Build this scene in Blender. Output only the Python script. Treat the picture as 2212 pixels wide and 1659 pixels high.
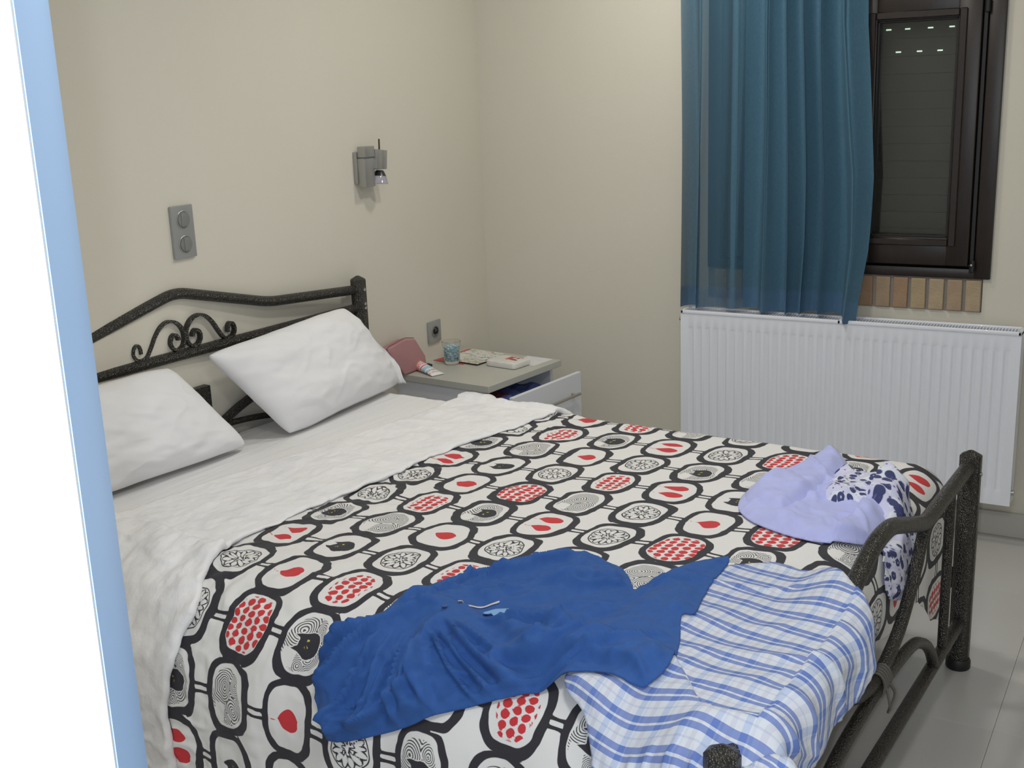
import bpy, bmesh, math, random
import numpy as np
from mathutils import Vector, Matrix
for o in list(bpy.data.objects): bpy.data.objects.remove(o, do_unlink=True)
SC=bpy.context.scene; COL=SC.collection; PI=math.pi
random.seed(4)
# ---------------- camera ----------------
CP=Vector((2.570594,-4.130173,1.586705))
CR=Vector((0.86283548,0.50411343,-0.03720995)); CU=Vector((-0.09415494,0.23260552,0.96800285)); CF=Vector((-0.49663848,0.8317237,-0.24816506))
cd=bpy.data.cameras.new('camera'); cam=bpy.data.objects.new('camera',cd); COL.objects.link(cam)
cd.sensor_width=36; cd.lens=36*2507.52/2212; cd.clip_start=.02; cd.clip_end=60
cam.matrix_world=Matrix(((CR.x,CU.x,-CF.x,CP.x),(CR.y,CU.y,-CF.y,CP.y),(CR.z,CU.z,-CF.z,CP.z),(0,0,0,1)))
SC.camera=cam
# ---------------- light ----------------
w=bpy.data.worlds.new('world'); SC.world=w; w.use_nodes=True
w.node_tree.nodes['Background'].inputs[0].default_value=(.75,.82,1,1); w.node_tree.nodes['Background'].inputs[1].default_value=.02
def area(name,loc,size,power,col,shape='DISK'):
    l=bpy.data.lights.new(name,'AREA'); l.shape=shape; l.size=size; l.energy=power; l.color=col
    o=bpy.data.objects.new(name,l); o.location=loc; COL.objects.link(o); return o
area('ceiling_and_fill_light',(1.35,-1.45,2.50),.22,10.5,(1,.965,.89))
area('ceiling_and_fill_light',(1.0,-.66,2.50),.22,7.4,(1,.965,.89))
area('ceiling_and_fill_light',(2.35,-3.4,2.50),.30,14,(1,.965,.89))  # added fill lamp for the near end of the room, no known fixture
fl=bpy.data.lights.new('camera_flash','POINT'); fl.energy=43; fl.color=(.80,.87,1); fl.shadow_soft_size=.006
flo=bpy.data.objects.new('camera_flash',fl); flo.location=CP-CR*.028+CU*.006; COL.objects.link(flo)
SC.view_settings.view_transform='Standard'; SC.view_settings.look='None'; SC.view_settings.gamma=1; SC.view_settings.exposure=0.0
SC.view_settings.use_curve_mapping=False

# ---------- pure geometry helpers ----------
def _h(ix,iy,seed):
    n=(ix.astype(np.int64)*374761393+iy.astype(np.int64)*668265263+seed*1442695041)&0xffffffff
    n=((n^(n>>13))*1274126177)&0xffffffff
    return ((n^(n>>16))&0xffff)/65535.0
def vnoise(x,y,seed=0):
    x=np.asarray(x,float);y=np.asarray(y,float)
    ix=np.floor(x).astype(np.int64);iy=np.floor(y).astype(np.int64);fx=x-ix;fy=y-iy
    fx=fx*fx*fx*(fx*(fx*6-15)+10);fy=fy*fy*fy*(fy*(fy*6-15)+10)
    a=_h(ix,iy,seed);b=_h(ix+1,iy,seed);c=_h(ix,iy+1,seed);d=_h(ix+1,iy+1,seed)
    return (a+(b-a)*fx)*(1-fy)+(c+(d-c)*fx)*fy
def fbm(x,y,seed=0,o=3):
    s=0;a=.5
    for k in range(o):
        s=s+a*(vnoise(x*2**k,y*2**k,seed+k*17)-.5)*2;a*=.5
    return s
def ridge(x,y,seed=0):
    n=(vnoise(x,y,seed)-.5)*2+.35*(vnoise(x*2.1+7,y*2.1,seed+5)-.5)*2
    return 1-np.clip(np.abs(n)*1.9,0,1)
def sst(x,a,b):
    t=np.clip((np.asarray(x,float)-a)/(b-a),0,1);return t*t*(3-2*t)
def drape(s,t,U1,Ru,Vf,Rf,Vn,Rn,Z):
    """cloth point for cloth coordinates s (bed length) and t (bed width), bed-local u,v,z"""
    s=np.asarray(s,float);t=np.asarray(t,float)
    a=np.maximum(0,s-U1);bn=np.maximum(0,t-Vn);bf=np.maximum(0,Vf-t)
    b=bn+bf;Rb=np.where(bn>0,Rn,Rf);sg=np.where(bn>0,1.,-1.)
    d=np.hypot(a,b)+1e-9
    R=(a*Ru+b*Rb)/(a+b+1e-9)+1e-9
    th=np.minimum(d/R,math.pi/2)
    g=R*np.sin(th);dr=R*(1-np.cos(th))+np.maximum(0,d-R*math.pi/2)
    u=np.minimum(s,U1)+g*a/d; v=np.clip(t,Vf,Vn)+sg*g*b/d
    nu=np.sin(th)*a/d;nv=np.sin(th)*sg*b/d;nz=np.cos(th)
    return u,v,Z-dr,nu,nv,nz
DUV=(1.93,.10,.07,.10,1.36,.24,.58)
FT=[-.4,-.25,0,.15,.36,.58,.74,.86,1.0,1.06,1.18,1.29,1.41,1.5,1.55,1.65,1.75,1.95,2.1]
FS=[.87,.86,.845,.805,.773,.74,.742,.731,.712,.71,.722,.708,.735,.785,.81,.80,.785,.775,.77]
def fold_s(t): return np.interp(t,FT,FS)+.020*fbm(np.asarray(t)*8,0*np.asarray(t)+3.3,41,3)
def duvet_h(s,t):
    """wrinkle height of the duvet above its smooth drape"""
    near=np.exp(-np.maximum(0,s-fold_s(t))/.24)*(.55+.45*sst(t,.35,.75)+.35*(1-sst(t,.2,.5)))
    h=near*(.0135*fbm(s*17+1.5*fbm(s*5,t*5,3,2),t*13,11,3)+.007*(ridge(s*11,t*15+2*vnoise(s*4,t*4,9),77)-.4)+.0045*fbm(s*38,t*30,12,2))
    h=h+.006*fbm(s*4.2,t*4.6,5,2)+.0012*fbm(s*22,t*18,8,2)
    side=sst(t,1.4,1.75)
    h=h+side*.008*np.sin(s*26+2*fbm(s*3,t*2,15,2))*sst(s,.8,1.1)
    return h
def duvet(s,t,off=0.):
    u,v,z,nu,nv,nz=drape(s,t,*DUV)
    h=duvet_h(s,t)+off
    return u+nu*h,v+nv*h,z+nz*h
# shorts: over the duvet, then over the footboard rail
def rail_z(v):
    return np.interp(v,[0,.05,.46,.80,1.14,1.56,1.62],[.585,.585,.580,.675,.580,.585,.585])
SHO=(2.085,.035,.07,.10,1.38,.245,.60)
def shorts(s,t,off=0.):
    k=sst(s,1.86,2.02)
    u,v,z,nu,nv,nz=drape(s,t,SHO[0],SHO[1],.07,.10,1.38+.14*k,.245-.125*k,.60)
    zr=rail_z(v)+.024
    w=sst(u,1.93,2.06)*(1-sst(t,1.52,1.60))
    base=duvet_h(s,t)*(1-sst(s,1.85,1.95))+.594-SHO[6]
    z=z+base*(1-w)+w*(zr-SHO[6])
    return u+nu*off,v+nv*off,z+nz*off
# ---------------- material helpers ----------------
def mat(name,col,rough=.6,metal=0.,bump=None,vary=None,spec=None,trans=0.,alpha=1.,sheen=0.,coat=0.,scale_xyz=None):
    m=bpy.data.materials.new(name); m.use_nodes=True; nt=m.node_tree; b=nt.nodes['Principled BSDF']
    b.inputs['Base Color'].default_value=(*col,1); b.inputs['Roughness'].default_value=rough; b.inputs['Metallic'].default_value=metal
    if spec is not None: b.inputs['Specular IOR Level'].default_value=spec
    if trans: b.inputs['Transmission Weight'].default_value=trans
    if alpha<1: b.inputs['Alpha'].default_value=alpha
    if sheen: b.inputs['Sheen Weight'].default_value=sheen
    if coat: b.inputs['Coat Weight'].default_value=coat
    tc=nt.nodes.new('ShaderNodeTexCoord'); src=tc.outputs['Object']
    if scale_xyz:
        mp=nt.nodes.new('ShaderNodeMapping'); mp.inputs['Scale'].default_value=scale_xyz; nt.links.new(src,mp.inputs[0]); src=mp.outputs[0]
    if vary:   # (scale, amount)
        n=nt.nodes.new('ShaderNodeTexNoise'); n.inputs['Scale'].default_value=vary[0]; n.inputs['Detail'].default_value=4
        nt.links.new(src,n.inputs['Vector'])
        mr=nt.nodes.new('ShaderNodeMapRange'); mr.inputs[3].default_value=1-vary[1]; mr.inputs[4].default_value=1+vary[1]; mr.inputs[1].default_value=.3; mr.inputs[2].default_value=.7
        nt.links.new(n.outputs[0],mr.inputs[0])
        mx=nt.nodes.new('ShaderNodeMix'); mx.data_type='RGBA'; mx.blend_type='MULTIPLY'; mx.inputs[0].default_value=1
        mx.inputs[6].default_value=(*col,1); nt.links.new(mr.outputs[0],mx.inputs[7]); nt.links.new(mx.outputs[2],b.inputs['Base Color'])
    if bump:   # (scale, strength, distance)
        n=nt.nodes.new('ShaderNodeTexNoise'); n.inputs['Scale'].default_value=bump[0]; n.inputs['Detail'].default_value=3
        nt.links.new(src,n.inputs['Vector'])
        bp=nt.nodes.new('ShaderNodeBump'); bp.inputs['Strength'].default_value=bump[1]; bp.inputs['Distance'].default_value=bump[2]
        nt.links.new(n.outputs[0],bp.inputs['Height']); nt.links.new(bp.outputs[0],b.inputs['Normal'])
    return m
class NT:
    """tiny helper for math node graphs"""
    def __init__(s,m): s.nt=m.node_tree; s.b=s.nt.nodes['Principled BSDF']
    def m(s,op,a,b=None,c=None):
        n=s.nt.nodes.new('ShaderNodeMath'); n.operation=op
        for i,x in enumerate((a,b,c)):
            if x is None: continue
            if isinstance(x,(int,float)): n.inputs[i].default_value=x
            else: s.nt.links.new(x,n.inputs[i])
        return n.outputs[0]
    def attr(s,name,out='Fac'):
        n=s.nt.nodes.new('ShaderNodeAttribute'); n.attribute_name=name; return n.outputs[out]
    def below(s,x,edge,soft):      # 1 where x<edge
        n=s.nt.nodes.new('ShaderNodeMapRange'); n.inputs[1].default_value=edge-soft; n.inputs[2].default_value=edge+soft
        n.inputs[3].default_value=1; n.inputs[4].default_value=0; s.nt.links.new(x,n.inputs[0]); return n.outputs[0]
    def mix(s,f,a,b):
        n=s.nt.nodes.new('ShaderNodeMix'); n.data_type='RGBA'
        for i,x in ((0,f),(6,a),(7,b)):
            if isinstance(x,tuple): n.inputs[i].default_value=(*x,1)
            elif isinstance(x,(int,float)): n.inputs[i].default_value=x
            else: s.nt.links.new(x,n.inputs[i])
        return n.outputs[2]
    def noise(s,vec,scale,detail=2,out=0):
        n=s.nt.nodes.new('ShaderNodeTexNoise'); n.inputs['Scale'].default_value=scale; n.inputs['Detail'].default_value=detail
        if vec is not None: s.nt.links.new(vec,n.inputs['Vector'])
        return n.outputs[out]
    def obj(s):
        n=s.nt.nodes.new('ShaderNodeTexCoord'); return n.outputs['Object']
    def sep(s,v):
        n=s.nt.nodes.new('ShaderNodeSeparateXYZ'); s.nt.links.new(v,n.inputs[0]); return n.outputs
    def bump(s,h,strength,dist):
        n=s.nt.nodes.new('ShaderNodeBump'); n.inputs['Strength'].default_value=strength; n.inputs['Distance'].default_value=dist
        s.nt.links.new(h,n.inputs['Height']); s.nt.links.new(n.outputs[0],s.b.inputs['Normal'])
    def color(s,c): s.nt.links.new(c,s.b.inputs['Base Color'])
# ---------------- mesh helpers ----------------
BY=-0.052667; BO=Vector((.05,-.934849,0))
EX=Vector((math.cos(BY),math.sin(BY),0)); EY=Vector((math.sin(BY),-math.cos(BY),0))
def BW(u,v,z): return BO+EX*u+EY*v+Vector((0,0,z))
def raw(name,V,F,m,smooth=False):
    me=bpy.data.meshes.new(name); V=np.asarray(V,np.float32).reshape(-1,3)
    if isinstance(F,np.ndarray):
        n=len(F); me.vertices.add(len(V)); me.vertices.foreach_set('co',V.ravel())
        me.loops.add(n*4); me.loops.foreach_set('vertex_index',F.ravel().astype(np.int32))
        me.polygons.add(n); me.polygons.foreach_set('loop_start',(np.arange(n)*4).astype(np.int32)); me.polygons.foreach_set('loop_total',np.full(n,4,np.int32))
        me.update(calc_edges=True)
    else:
        me.from_pydata([tuple(map(float,v)) for v in V],[],F); me.update()
    if smooth: me.polygons.foreach_set('use_smooth',np.ones(len(me.polygons),bool))
    if m: me.materials.append(m)
    return me
def link(name,me,parent=None,loc=(0,0,0),rz=0):
    o=bpy.data.objects.new(name,me); COL.objects.link(o)
    if parent is not None: o.parent=parent
    o.location=loc; o.rotation_euler=(0,0,rz); return o
def tag(o,label=None,cat=None,group=None,kind=None):
    if label: o['label']=label
    if cat: o['category']=cat
    if group: o['group']=group
    if kind: o['kind']=kind
    return o
def thing(name,label,cat,loc=(0,0,0),rz=0,group=None): return tag(link(name,None,None,loc,rz),label,cat,group)
class MB:
    def __init__(s): s.V=[];s.F=[]
    def add(s,V,F):
        k=len(s.V); s.V+= [tuple(map(float,v)) for v in V]; s.F+=[[i+k for i in f] for f in F]; return s
    def box(s,x0,x1,y0,y1,z0,z1,bev=0.,seg=2,M=None):
        bm=bmesh.new(); bmesh.ops.create_cube(bm,size=1)
        for v in bm.verts:
            v.co=Vector(((x0+x1)/2+v.co.x*(x1-x0),(y0+y1)/2+v.co.y*(y1-y0),(z0+z1)/2+v.co.z*(z1-z0)))
        if bev: bmesh.ops.bevel(bm,geom=bm.edges[:],offset=bev,segments=seg,affect='EDGES',profile=.5)
        if M is not None: bm.transform(M)
        bm.verts.index_update(); s.add([v.co for v in bm.verts],[[v.index for v in f.verts] for f in bm.faces]); bm.free(); return s
    def tube(s,P,r,n=12,closed_ends=True,flat=None):
        """round tube through P; r scalar or list; flat=(w,h,upvector) makes a strap"""
        P=[Vector(p) for p in P]; k=len(P); V=[];F=[]
        T=[(P[min(i+1,k-1)]-P[max(i-1,0)]).normalized() for i in range(k)]
        if flat: A=Vector(flat[2]).normalized()
        else:
            A=T[0].orthogonal().normalized()
        for i in range(k):
            if flat: b=A; a=T[i].cross(A).normalized()
            else:
                A=(A-T[i]*A.dot(T[i])).normalized(); a=A; b=T[i].cross(A)
            if flat:
                w_,h_=flat[0]/2,flat[1]/2
                for x,y in ((w_,h_),(-w_,h_),(-w_,-h_),(w_,-h_)): V.append(P[i]+a*y+b*x)
            else:
                rr=r[i] if isinstance(r,(list,tuple)) else r
                for j in range(n):
                    t=2*PI*j/n; V.append(P[i]+a*math.cos(t)*rr+b*math.sin(t)*rr)
        m=4 if flat else n
        for i in range(k-1):
            for j in range(m): F.append([i*m+j,i*m+(j+1)%m,(i+1)*m+(j+1)%m,(i+1)*m+j])
        if closed_ends: F.append(list(range(m))[::-1]); F.append([(k-1)*m+j for j in range(m)])
        return s.add(V,F)
    def lathe(s,prof,n=24,M=None,a0=0.,cap=True):
        V=[];F=[];k=len(prof)
        for (r,z) in prof:
            for j in range(n):
                t=a0+2*PI*j/n; p=Vector((r*math.cos(t),r*math.sin(t),z)); V.append(M@p if M is not None else p)
        for i in range(k-1):
            for j in range(n): F.append([i*n+j,i*n+(j+1)%n,(i+1)*n+(j+1)%n,(i+1)*n+j])
        if cap: F.append(list(range(n))[::-1]); F.append([(k-1)*n+j for j in range(n)])
        return s.add(V,F)
    def prism(s,poly,z0,z1):
        n=len(poly); V=[(x,y,z0) for x,y in poly]+[(x,y,z1) for x,y in poly]
        F=[list(range(n))[::-1],list(range(n,2*n))]+[[i,(i+1)%n,n+(i+1)%n,n+i] for i in range(n)]
        return s.add(V,F)
    def build(s,name,m,parent=None,loc=(0,0,0),rz=0,smooth=False,angle=None):
        me=raw(name,s.V,s.F,m,False)
        bm=bmesh.new(); bm.from_mesh(me); bmesh.ops.recalc_face_normals(bm,faces=bm.faces[:]); bm.to_mesh(me); bm.free()
        o=link(name,me,parent,loc,rz)
        if smooth:
            me.polygons.foreach_set('use_smooth',np.ones(len(me.polygons),bool))
            try: me.set_sharp_from_angle(angle=math.radians(angle or 40))
            except Exception: pass
        return o
def smoothpath(P,n=8):
    P=[Vector(p) for p in P]; out=[]
    for i in range(len(P)-1):
        a=P[max(i-1,0)];b=P[i];c=P[i+1];d=P[min(i+2,len(P)-1)]
        for k in range(n):
            t=k/n; out.append(.5*((2*b)+(c-a)*t+(2*a-5*b+4*c-d)*t*t+(3*b-a-3*c+d)*t**3))
    out.append(P[-1]); return out
def bl(u,v,z,base=(0,0,0)): return (u-base[0],-(v-base[1]),z-base[2])
def bedlink(name,me,base=(0,0,0),parent=None):
    if parent is not None: return link(name,me,parent)
    return link(name,me,None,BW(*base),BY)
def gridF(n,m):
    i,j=np.meshgrid(np.arange(n-1),np.arange(m-1),indexing='ij'); a=(i*m+j).ravel()
    return np.stack([a,a+m,a+m+1,a+1],1)
def attrf(me,name,arr):
    a=me.attributes.new(name,'FLOAT','POINT'); a.data.foreach_set('value',np.asarray(arr,np.float32).ravel())
def attrv(me,name,x,y,z=None):
    a=me.attributes.new(name,'FLOAT_VECTOR','POINT'); x=np.asarray(x).ravel();y=np.asarray(y).ravel()
    a.data.foreach_set('vector',np.stack([x,y,np.zeros_like(x) if z is None else z],1).astype(np.float32).ravel())
# ---------------- the room ----------------
wallm=mat('cream_wall_paint',(.66,.63,.545),.85,bump=(260,.18,.002),vary=(1.2,.02))
ceilm=mat('ceiling_paint',(.78,.77,.72),.9)
WX,WY,WZ=3.7,-5.2,2.6
def struct(name,o,**k): o['kind']='structure'; return o
o=MB().box(-.12,0,WY-.12,.12,-.05,WZ).build('wall_left',wallm); tag(o,kind='structure')
mb=MB()       # window wall with a real opening
X0,X1,Z0,Z1=.99,1.988,.90,1.93
mb.box(0,X0,0,.12,-.05,WZ).box(X1,WX+.12,0,.12,-.05,WZ).box(X0,X1,0,.12,Z1,WZ).box(X0,X1,.012,.12,-.05,Z0).box(X0,X1-.022,0,.012,-.05,.786).box(X1-.022,X1,0,.012,-.05,Z0)
o=mb.build('wall_back',wallm); tag(o,kind='structure'); wall_back=o
tag(MB().box(WX,WX+.12,WY-.12,0,-.05,WZ).build('wall_right',wallm),kind='structure')
tag(MB().box(0,WX,WY-.12,WY,-.05,WZ).build('wall_front',wallm),kind='structure')
tag(MB().box(-.12,WX+.12,WY-.12,.12,WZ,WZ+.1).build('ceiling',ceilm),kind='structure')
grout=mat('floor_grout',(.42,.41,.395),.9)
fm=MB().box(0,WX,WY,0,-.05,-.004).build('floor',grout); tag(fm,kind='structure')
tilem=mat('floor_tile_glaze',(.50,.495,.48),.34,vary=(2.2,.035),bump=(40,.03,.002))
TS=.43; xs=[2.252+TS*k for k in range(-6,4)]; ys=[-.052-TS*k for k in range(-1,13)]
for x in xs:
    for y in ys:
        a0=max(x,.001);a1=min(x+TS,WX-.001);b1=min(y,-.001);b0=max(y-TS,WY+.001)
        if a1-a0<.02 or b1-b0<.02: continue
        g=.0004; w_,h_=a1-a0-2*g,b1-b0-2*g
        key='tile_%.3f_%.3f'%(w_,h_)
        me=bpy.data.meshes.get(key)
        if me is None:
            t=MB().box(-w_/2,w_/2,-h_/2,h_/2,-.006,0,.0004,1); me=raw(key,t.V,t.F,tilem)
        link('tile',me,fm,((a0+a1)/2,(b0+b1)/2,0))
skm=mat('skirting_tile',(.50,.49,.45),.35,vary=(3,.03))
def skirt(name,segs):
    root=None
    for (x0,x1,y0,y1) in segs:
        m_=MB().box(x0,x1,y0,y1,0,.088,.002,1)
        if root is None: root=m_.build(name,skm); tag(root,kind='structure')
        else: m_.build('tile',skm,root)
skirt('baseboard_back',[(x+.0005,min(x+TS,WX)-.0005,-.012,0) for x in [2.252-TS*k for k in range(5,-4,-1)] if x>0])
skirt('baseboard_left',[(0,.012,y-TS+.0005,y-.0005) for y in [-.02-TS*k for k in range(11)]])
# window
wood=bpy.data.materials.new('brown_woodgrain'); wood.use_nodes=True; W=NT(wood); W.b.inputs['Roughness'].default_value=.38
mp=W.nt.nodes.new('ShaderNodeMapping'); mp.inputs['Scale'].default_value=(9,9,1.2); W.nt.links.new(W.obj(),mp.inputs[0])
nz=W.noise(mp.outputs[0],14,5); W.color(W.mix(nz,(.008,.005,.004),(.026,.016,.012)))
blk=mat('black_gasket',(.008,.008,.008),.5)
win=tag(link('window_1',None,None,(X0,0,Z0)),kind='structure')
def wbox(name,x0,x1,y0,y1,z0,z1,m_,parent=win,bev=.004): return MB().box(x0-X0,x1-X0,y0,y1,z0-Z0,z1-Z0,bev).build(name,m_,parent)
fy0,fy1=-.014,.05
wf=MB(); 
for a in ((X0,X0+.052,Z0,Z1),(X1-.052,X1,Z0,Z1)): wf.box(a[0]-X0,a[1]-X0,fy0,fy1,0,Z1-Z0,.004)
wf.box(.05,X1-X0-.05,fy0,fy1,0,.034,.004).box(.05,X1-X0-.05,fy0,fy1,Z1-Z0-.05,Z1-Z0,.004)
wf.build('window_frame',wood,win,smooth=True)
glassm=mat('window_glass',(.9,.92,.9),.02,trans=1.,spec=.5)
shutm=mat('roller_shutter_slats',(.060,.061,.054),.55,vary=(4,.1))
for (sx0,sx1,gx0,gx1) in ((1.050,1.484,1.125,1.395),(1.492,1.918,1.590,1.846)):
    s=MB(); gz0,gz1=1.038,1.750; sz0,sz1=.944,1.872; y0,y1=-.030,.03
    s.box(sx0-X0,gx0-X0,y0,y1,sz0-Z0,sz1-Z0,.005).box(gx1-X0,sx1-X0,y0,y1,sz0-Z0,sz1-Z0,.005)
    s.box(gx0-X0-.002,gx1-X0+.002,y0,y1,sz0-Z0,gz0-Z0,.004).box(gx0-X0-.002,gx1-X0+.002,y0,y1,gz1-Z0,sz1-Z0,.004)
    sash=s.build('window_sash',wood,win,smooth=True)
    b=MB()
    for q in ((gx0-.003,gx0+.006,gz0,gz1),(gx1-.006,gx1+.003,gz0,gz1),(gx0,gx1,gz0-.003,gz0+.006),(gx0,gx1,gz1-.006,gz1+.003)):
        b.box(q[0]-X0,q[1]-X0,-.018,.012,q[2]-Z0,q[3]-Z0,.001,1)
    b.build('gasket',blk,sash)
    # glazing bead, a stepped inner frame
    b=MB()
    for q in ((gx0-.028,gx0-.004,gz0-.028,gz1+.028),(gx1+.004,gx1+.028,gz0-.028,gz1+.028)): b.box(q[0]-X0,q[1]-X0,-.036,-.028,q[2]-Z0,q[3]-Z0,.003,1)
    for q in ((gz0-.028,gz0-.004),(gz1+.004,gz1+.028)): b.box(gx0-.0035-X0,gx1+.0035-X0,-.036,-.028,q[0]-Z0,q[1]-Z0,.003,1)
    b.build('glazing_bead',wood,sash,smooth=True)
    MB().box(gx0-X0,gx1-X0,.004,.010,gz0-Z0,gz1-Z0).build('pane',glassm,sash)
MB().box(1.921-X0,1.934-X0,-.02,.03,.02,.95,.002).build('gasket',blk,win)
hm=mat('steel_hinge',(.6,.6,.6),.25,1.)
for z in (.945,1.78): MB().lathe([(.006,z-Z0-.02),(.008,z-Z0-.018),(.008,z-Z0+.018),(.006,z-Z0+.02)],12,Matrix.Translation((1.932-X0,-.024,0))).build('hinge',blk,win)
MB().lathe([(.003,0),(.0035,.003),(.001,.004)],10,Matrix.Translation((1.930-X0,-.033,.950-Z0))@Matrix.Rotation(PI/2,4,'X')).build('screw',hm,win)
hd=MB().box(1.478-X0,1.500-X0,-.036,-.03,.42,.50,.002).box(1.481-X0,1.497-X0,-.046,-.036,.34,.47,.004).build('handle',hm,win,smooth=True)
# roller shutter behind the glass
lightm=bpy.data.materials.new('unused_slot_glow'); lightm.use_nodes=True
sh=thing('roller_shutter','grey roller shutter lowered outside behind the brown window panes','shutter',(X0+.06,.07,Z0+.02))
zz=.02; k=0
shl=bpy.data.materials.new('light_through_slot'); shl.use_nodes=True; Q=NT(shl); Q.b.inputs['Emission Color'].default_value=(.75,1,.75,1); Q.b.inputs['Emission Strength'].default_value=.9
while zz<.95:
    hh=.058
    m_=MB().box(0,.87,-.006,.006,zz,zz+hh-.0009,.0004,1)
    sl=m_.build('slat',shutm,sh)
    zz+=hh; k+=1
# small glowing bars on the upper slats stand in for light glinting through slots
for zrow,offs,xx in ((1.722-Z0-.02,0.,[.548,.610,.684,.752]),(1.648-Z0-.02,.5,[.583,.652,.718,.786])):
    for i,x in enumerate(xx): MB().box(x,x+.017,-.0085,-.0062,zrow,zrow+.0045).build('slot_glint',shl,sh)
# bricks below the window
mort=mat('brick_mortar',(.27,.25,.22),.95,bump=(200,.5,.003))
bricks=[mat('sand_brick_%s'%n,c,.85,bump=(120,.5,.004),vary=(18,.10)) for n,c in (('tan',(.36,.265,.175)),('rust',(.33,.215,.135)),('yellow',(.39,.30,.18)),('pale',(.40,.315,.205)))]
sill=MB().box(X0,X1-.025,-.002,.012,.786,.9005).build('trim_1',mort); tag(sill,kind='structure')
seqs=[3,0,2,3,1,0,3,2,0,1,0,1,2,3,0,3]
BP=.0598; bmesh_cache={}
for i in range(16):
    x1=1.962-BP*(15-i); x0=x1-.0485
    me=bmesh_cache.get(seqs[i])
    if me is None:
        t=MB().box(-.02425,.02425,-.009,.004,-.0535,.0535,.003,2); me=raw('brick',t.V,t.F,bricks[seqs[i]],False); bmesh_cache[seqs[i]]=me
    b=link('brick',me,sill,((x0+x1)/2,-.001-.0015*random.random(),.8415)); b.rotation_euler=(0,random.uniform(-.012,.012),0)
# ---------------- radiator ----------------
radm=mat('white_radiator_enamel',(.83,.86,.94),.28,coat=.2)
RX0,RX1,RY0,RY1,RZ0,RZ1=.925,2.112,-.122,-.028,.150,.752
rad=thing('radiator','long white ribbed panel radiator on the wall under the blue curtain and window','radiator',((RX0+RX1)/2,RY1,RZ0))
L=RX1-RX0; 
def panel(y,name):
    # pressed flutes: columns of relief between plain top and bottom bands
    nfl=35; xsn=[]; 
    p=(L-.05)/nfl; x=-L/2
    cols=[(-L/2,0),(-L/2+.0245,0)]
    for i in range(nfl):
        a=-L/2+.025+i*p
        cols+=[(a,0),(a+p*.16,0),(a+p*.34,1),(a+p*.66,1),(a+p*.84,0)]
    cols+=[(L/2-.025,0),(L/2,0)]
    zs=[(0,0),(.045,0),(.052,.6),(.060,1),(.53,1),(.538,.6),(.545,0),(.60,0)]
    V=[];F=[]
    for (z,k) in zs:
        for (xx,h) in cols: V.append((xx,y+.0038*h*k,z))
    n=len(cols)
    for i in range(len(zs)-1):
        for j in range(n-1): F.append([i*n+j,i*n+j+1,(i+1)*n+j+1,(i+1)*n+j])
    m_=MB().add(V,F); 
    m_.box(-L/2,L/2,y+.006,y+.012,0,.6,.002,1)
    return m_.build(name,radm,rad,smooth=True,angle=25)
panel(RY0-RY1+.003,'front_panel'); panel(RY0-RY1+.075,'back_panel')
g=MB(); yf,yb=RY0-RY1,-.004
for q in ((-L/2,L/2,yf,yf+.010),(-L/2,L/2,yb-.008,yb)): g.box(*q,.588,.602,.003)
for q in ((-L/2,-L/2+.012,yf,yb),(L/2-.012,L/2,yf,yb),(-.006,.006,yf,yb)): g.box(*q,.588,.602,.003)
g.build('grille_frame',radm,rad,smooth=True)
g=MB(); nsl=118
for i in range(nsl):
    x=-L/2+.016+i*(L-.032)/(nsl-1); g.box(x-.0016,x+.0016,yf+.009,yb-.006,.590,.5985)
tag(g.build('grille_slat',radm,rad),kind='stuff')
for x in (-L/2,L/2-.002): MB().box(x,x+.002,yf+.004,yb,.004,.598,.0008,1).build('side_cover',radm,rad)
MB().lathe([(.004,0),(.009,.001),(.009,.010),(.006,.012)],12,Matrix.Translation((-L/2+.001,yf+.02,.565))@Matrix.Rotation(-PI/2,4,'Y')).build('vent_plug',hm,rad,smooth=True)
MB().lathe([(.004,0),(.009,.001),(.009,.010),(.006,.012)],12,Matrix.Translation((L/2-.001,yf+.02,.045))@Matrix.Rotation(PI/2,4,'Y')).build('vent_plug',hm,rad,smooth=True)
for x in (-L/2+.15,L/2-.15): MB().box(x-.02,x+.02,-.01,.028,.1,.5,.002,1).build('wall_bracket',radm,rad)
# ---------------- curtain ----------------
cm=bpy.data.materials.new('teal_blue_voile'); cm.use_nodes=True; C_=NT(cm)
ob=C_.obj(); mpc=C_.nt.nodes.new('ShaderNodeMapping'); mpc.inputs['Scale'].default_value=(1,1,.25); C_.nt.links.new(ob,mpc.inputs[0])
nn=C_.noise(mpc.outputs[0],350,3); C_.color(C_.mix(C_.attr('hem'),C_.mix(nn,(.045,.118,.182),(.075,.180,.265)),C_.mix(nn,(.055,.125,.215),(.085,.185,.300))))
C_.b.inputs['Roughness'].default_value=.9; 
dens=C_.attr('cloth_alpha'); C_.nt.links.new(dens,C_.b.inputs['Alpha']); C_.bump(nn,.35,.002)
folds=[(.0,.0),(.06,.13),(.12,.0),(.19,.22)]
ns,nz_=520,90
S=np.linspace(0,1,ns);Zv=np.linspace(0,1,nz_)       # Zv 0 = top
SS,ZZ=np.meshgrid(S,Zv,indexing='ij')
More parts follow.
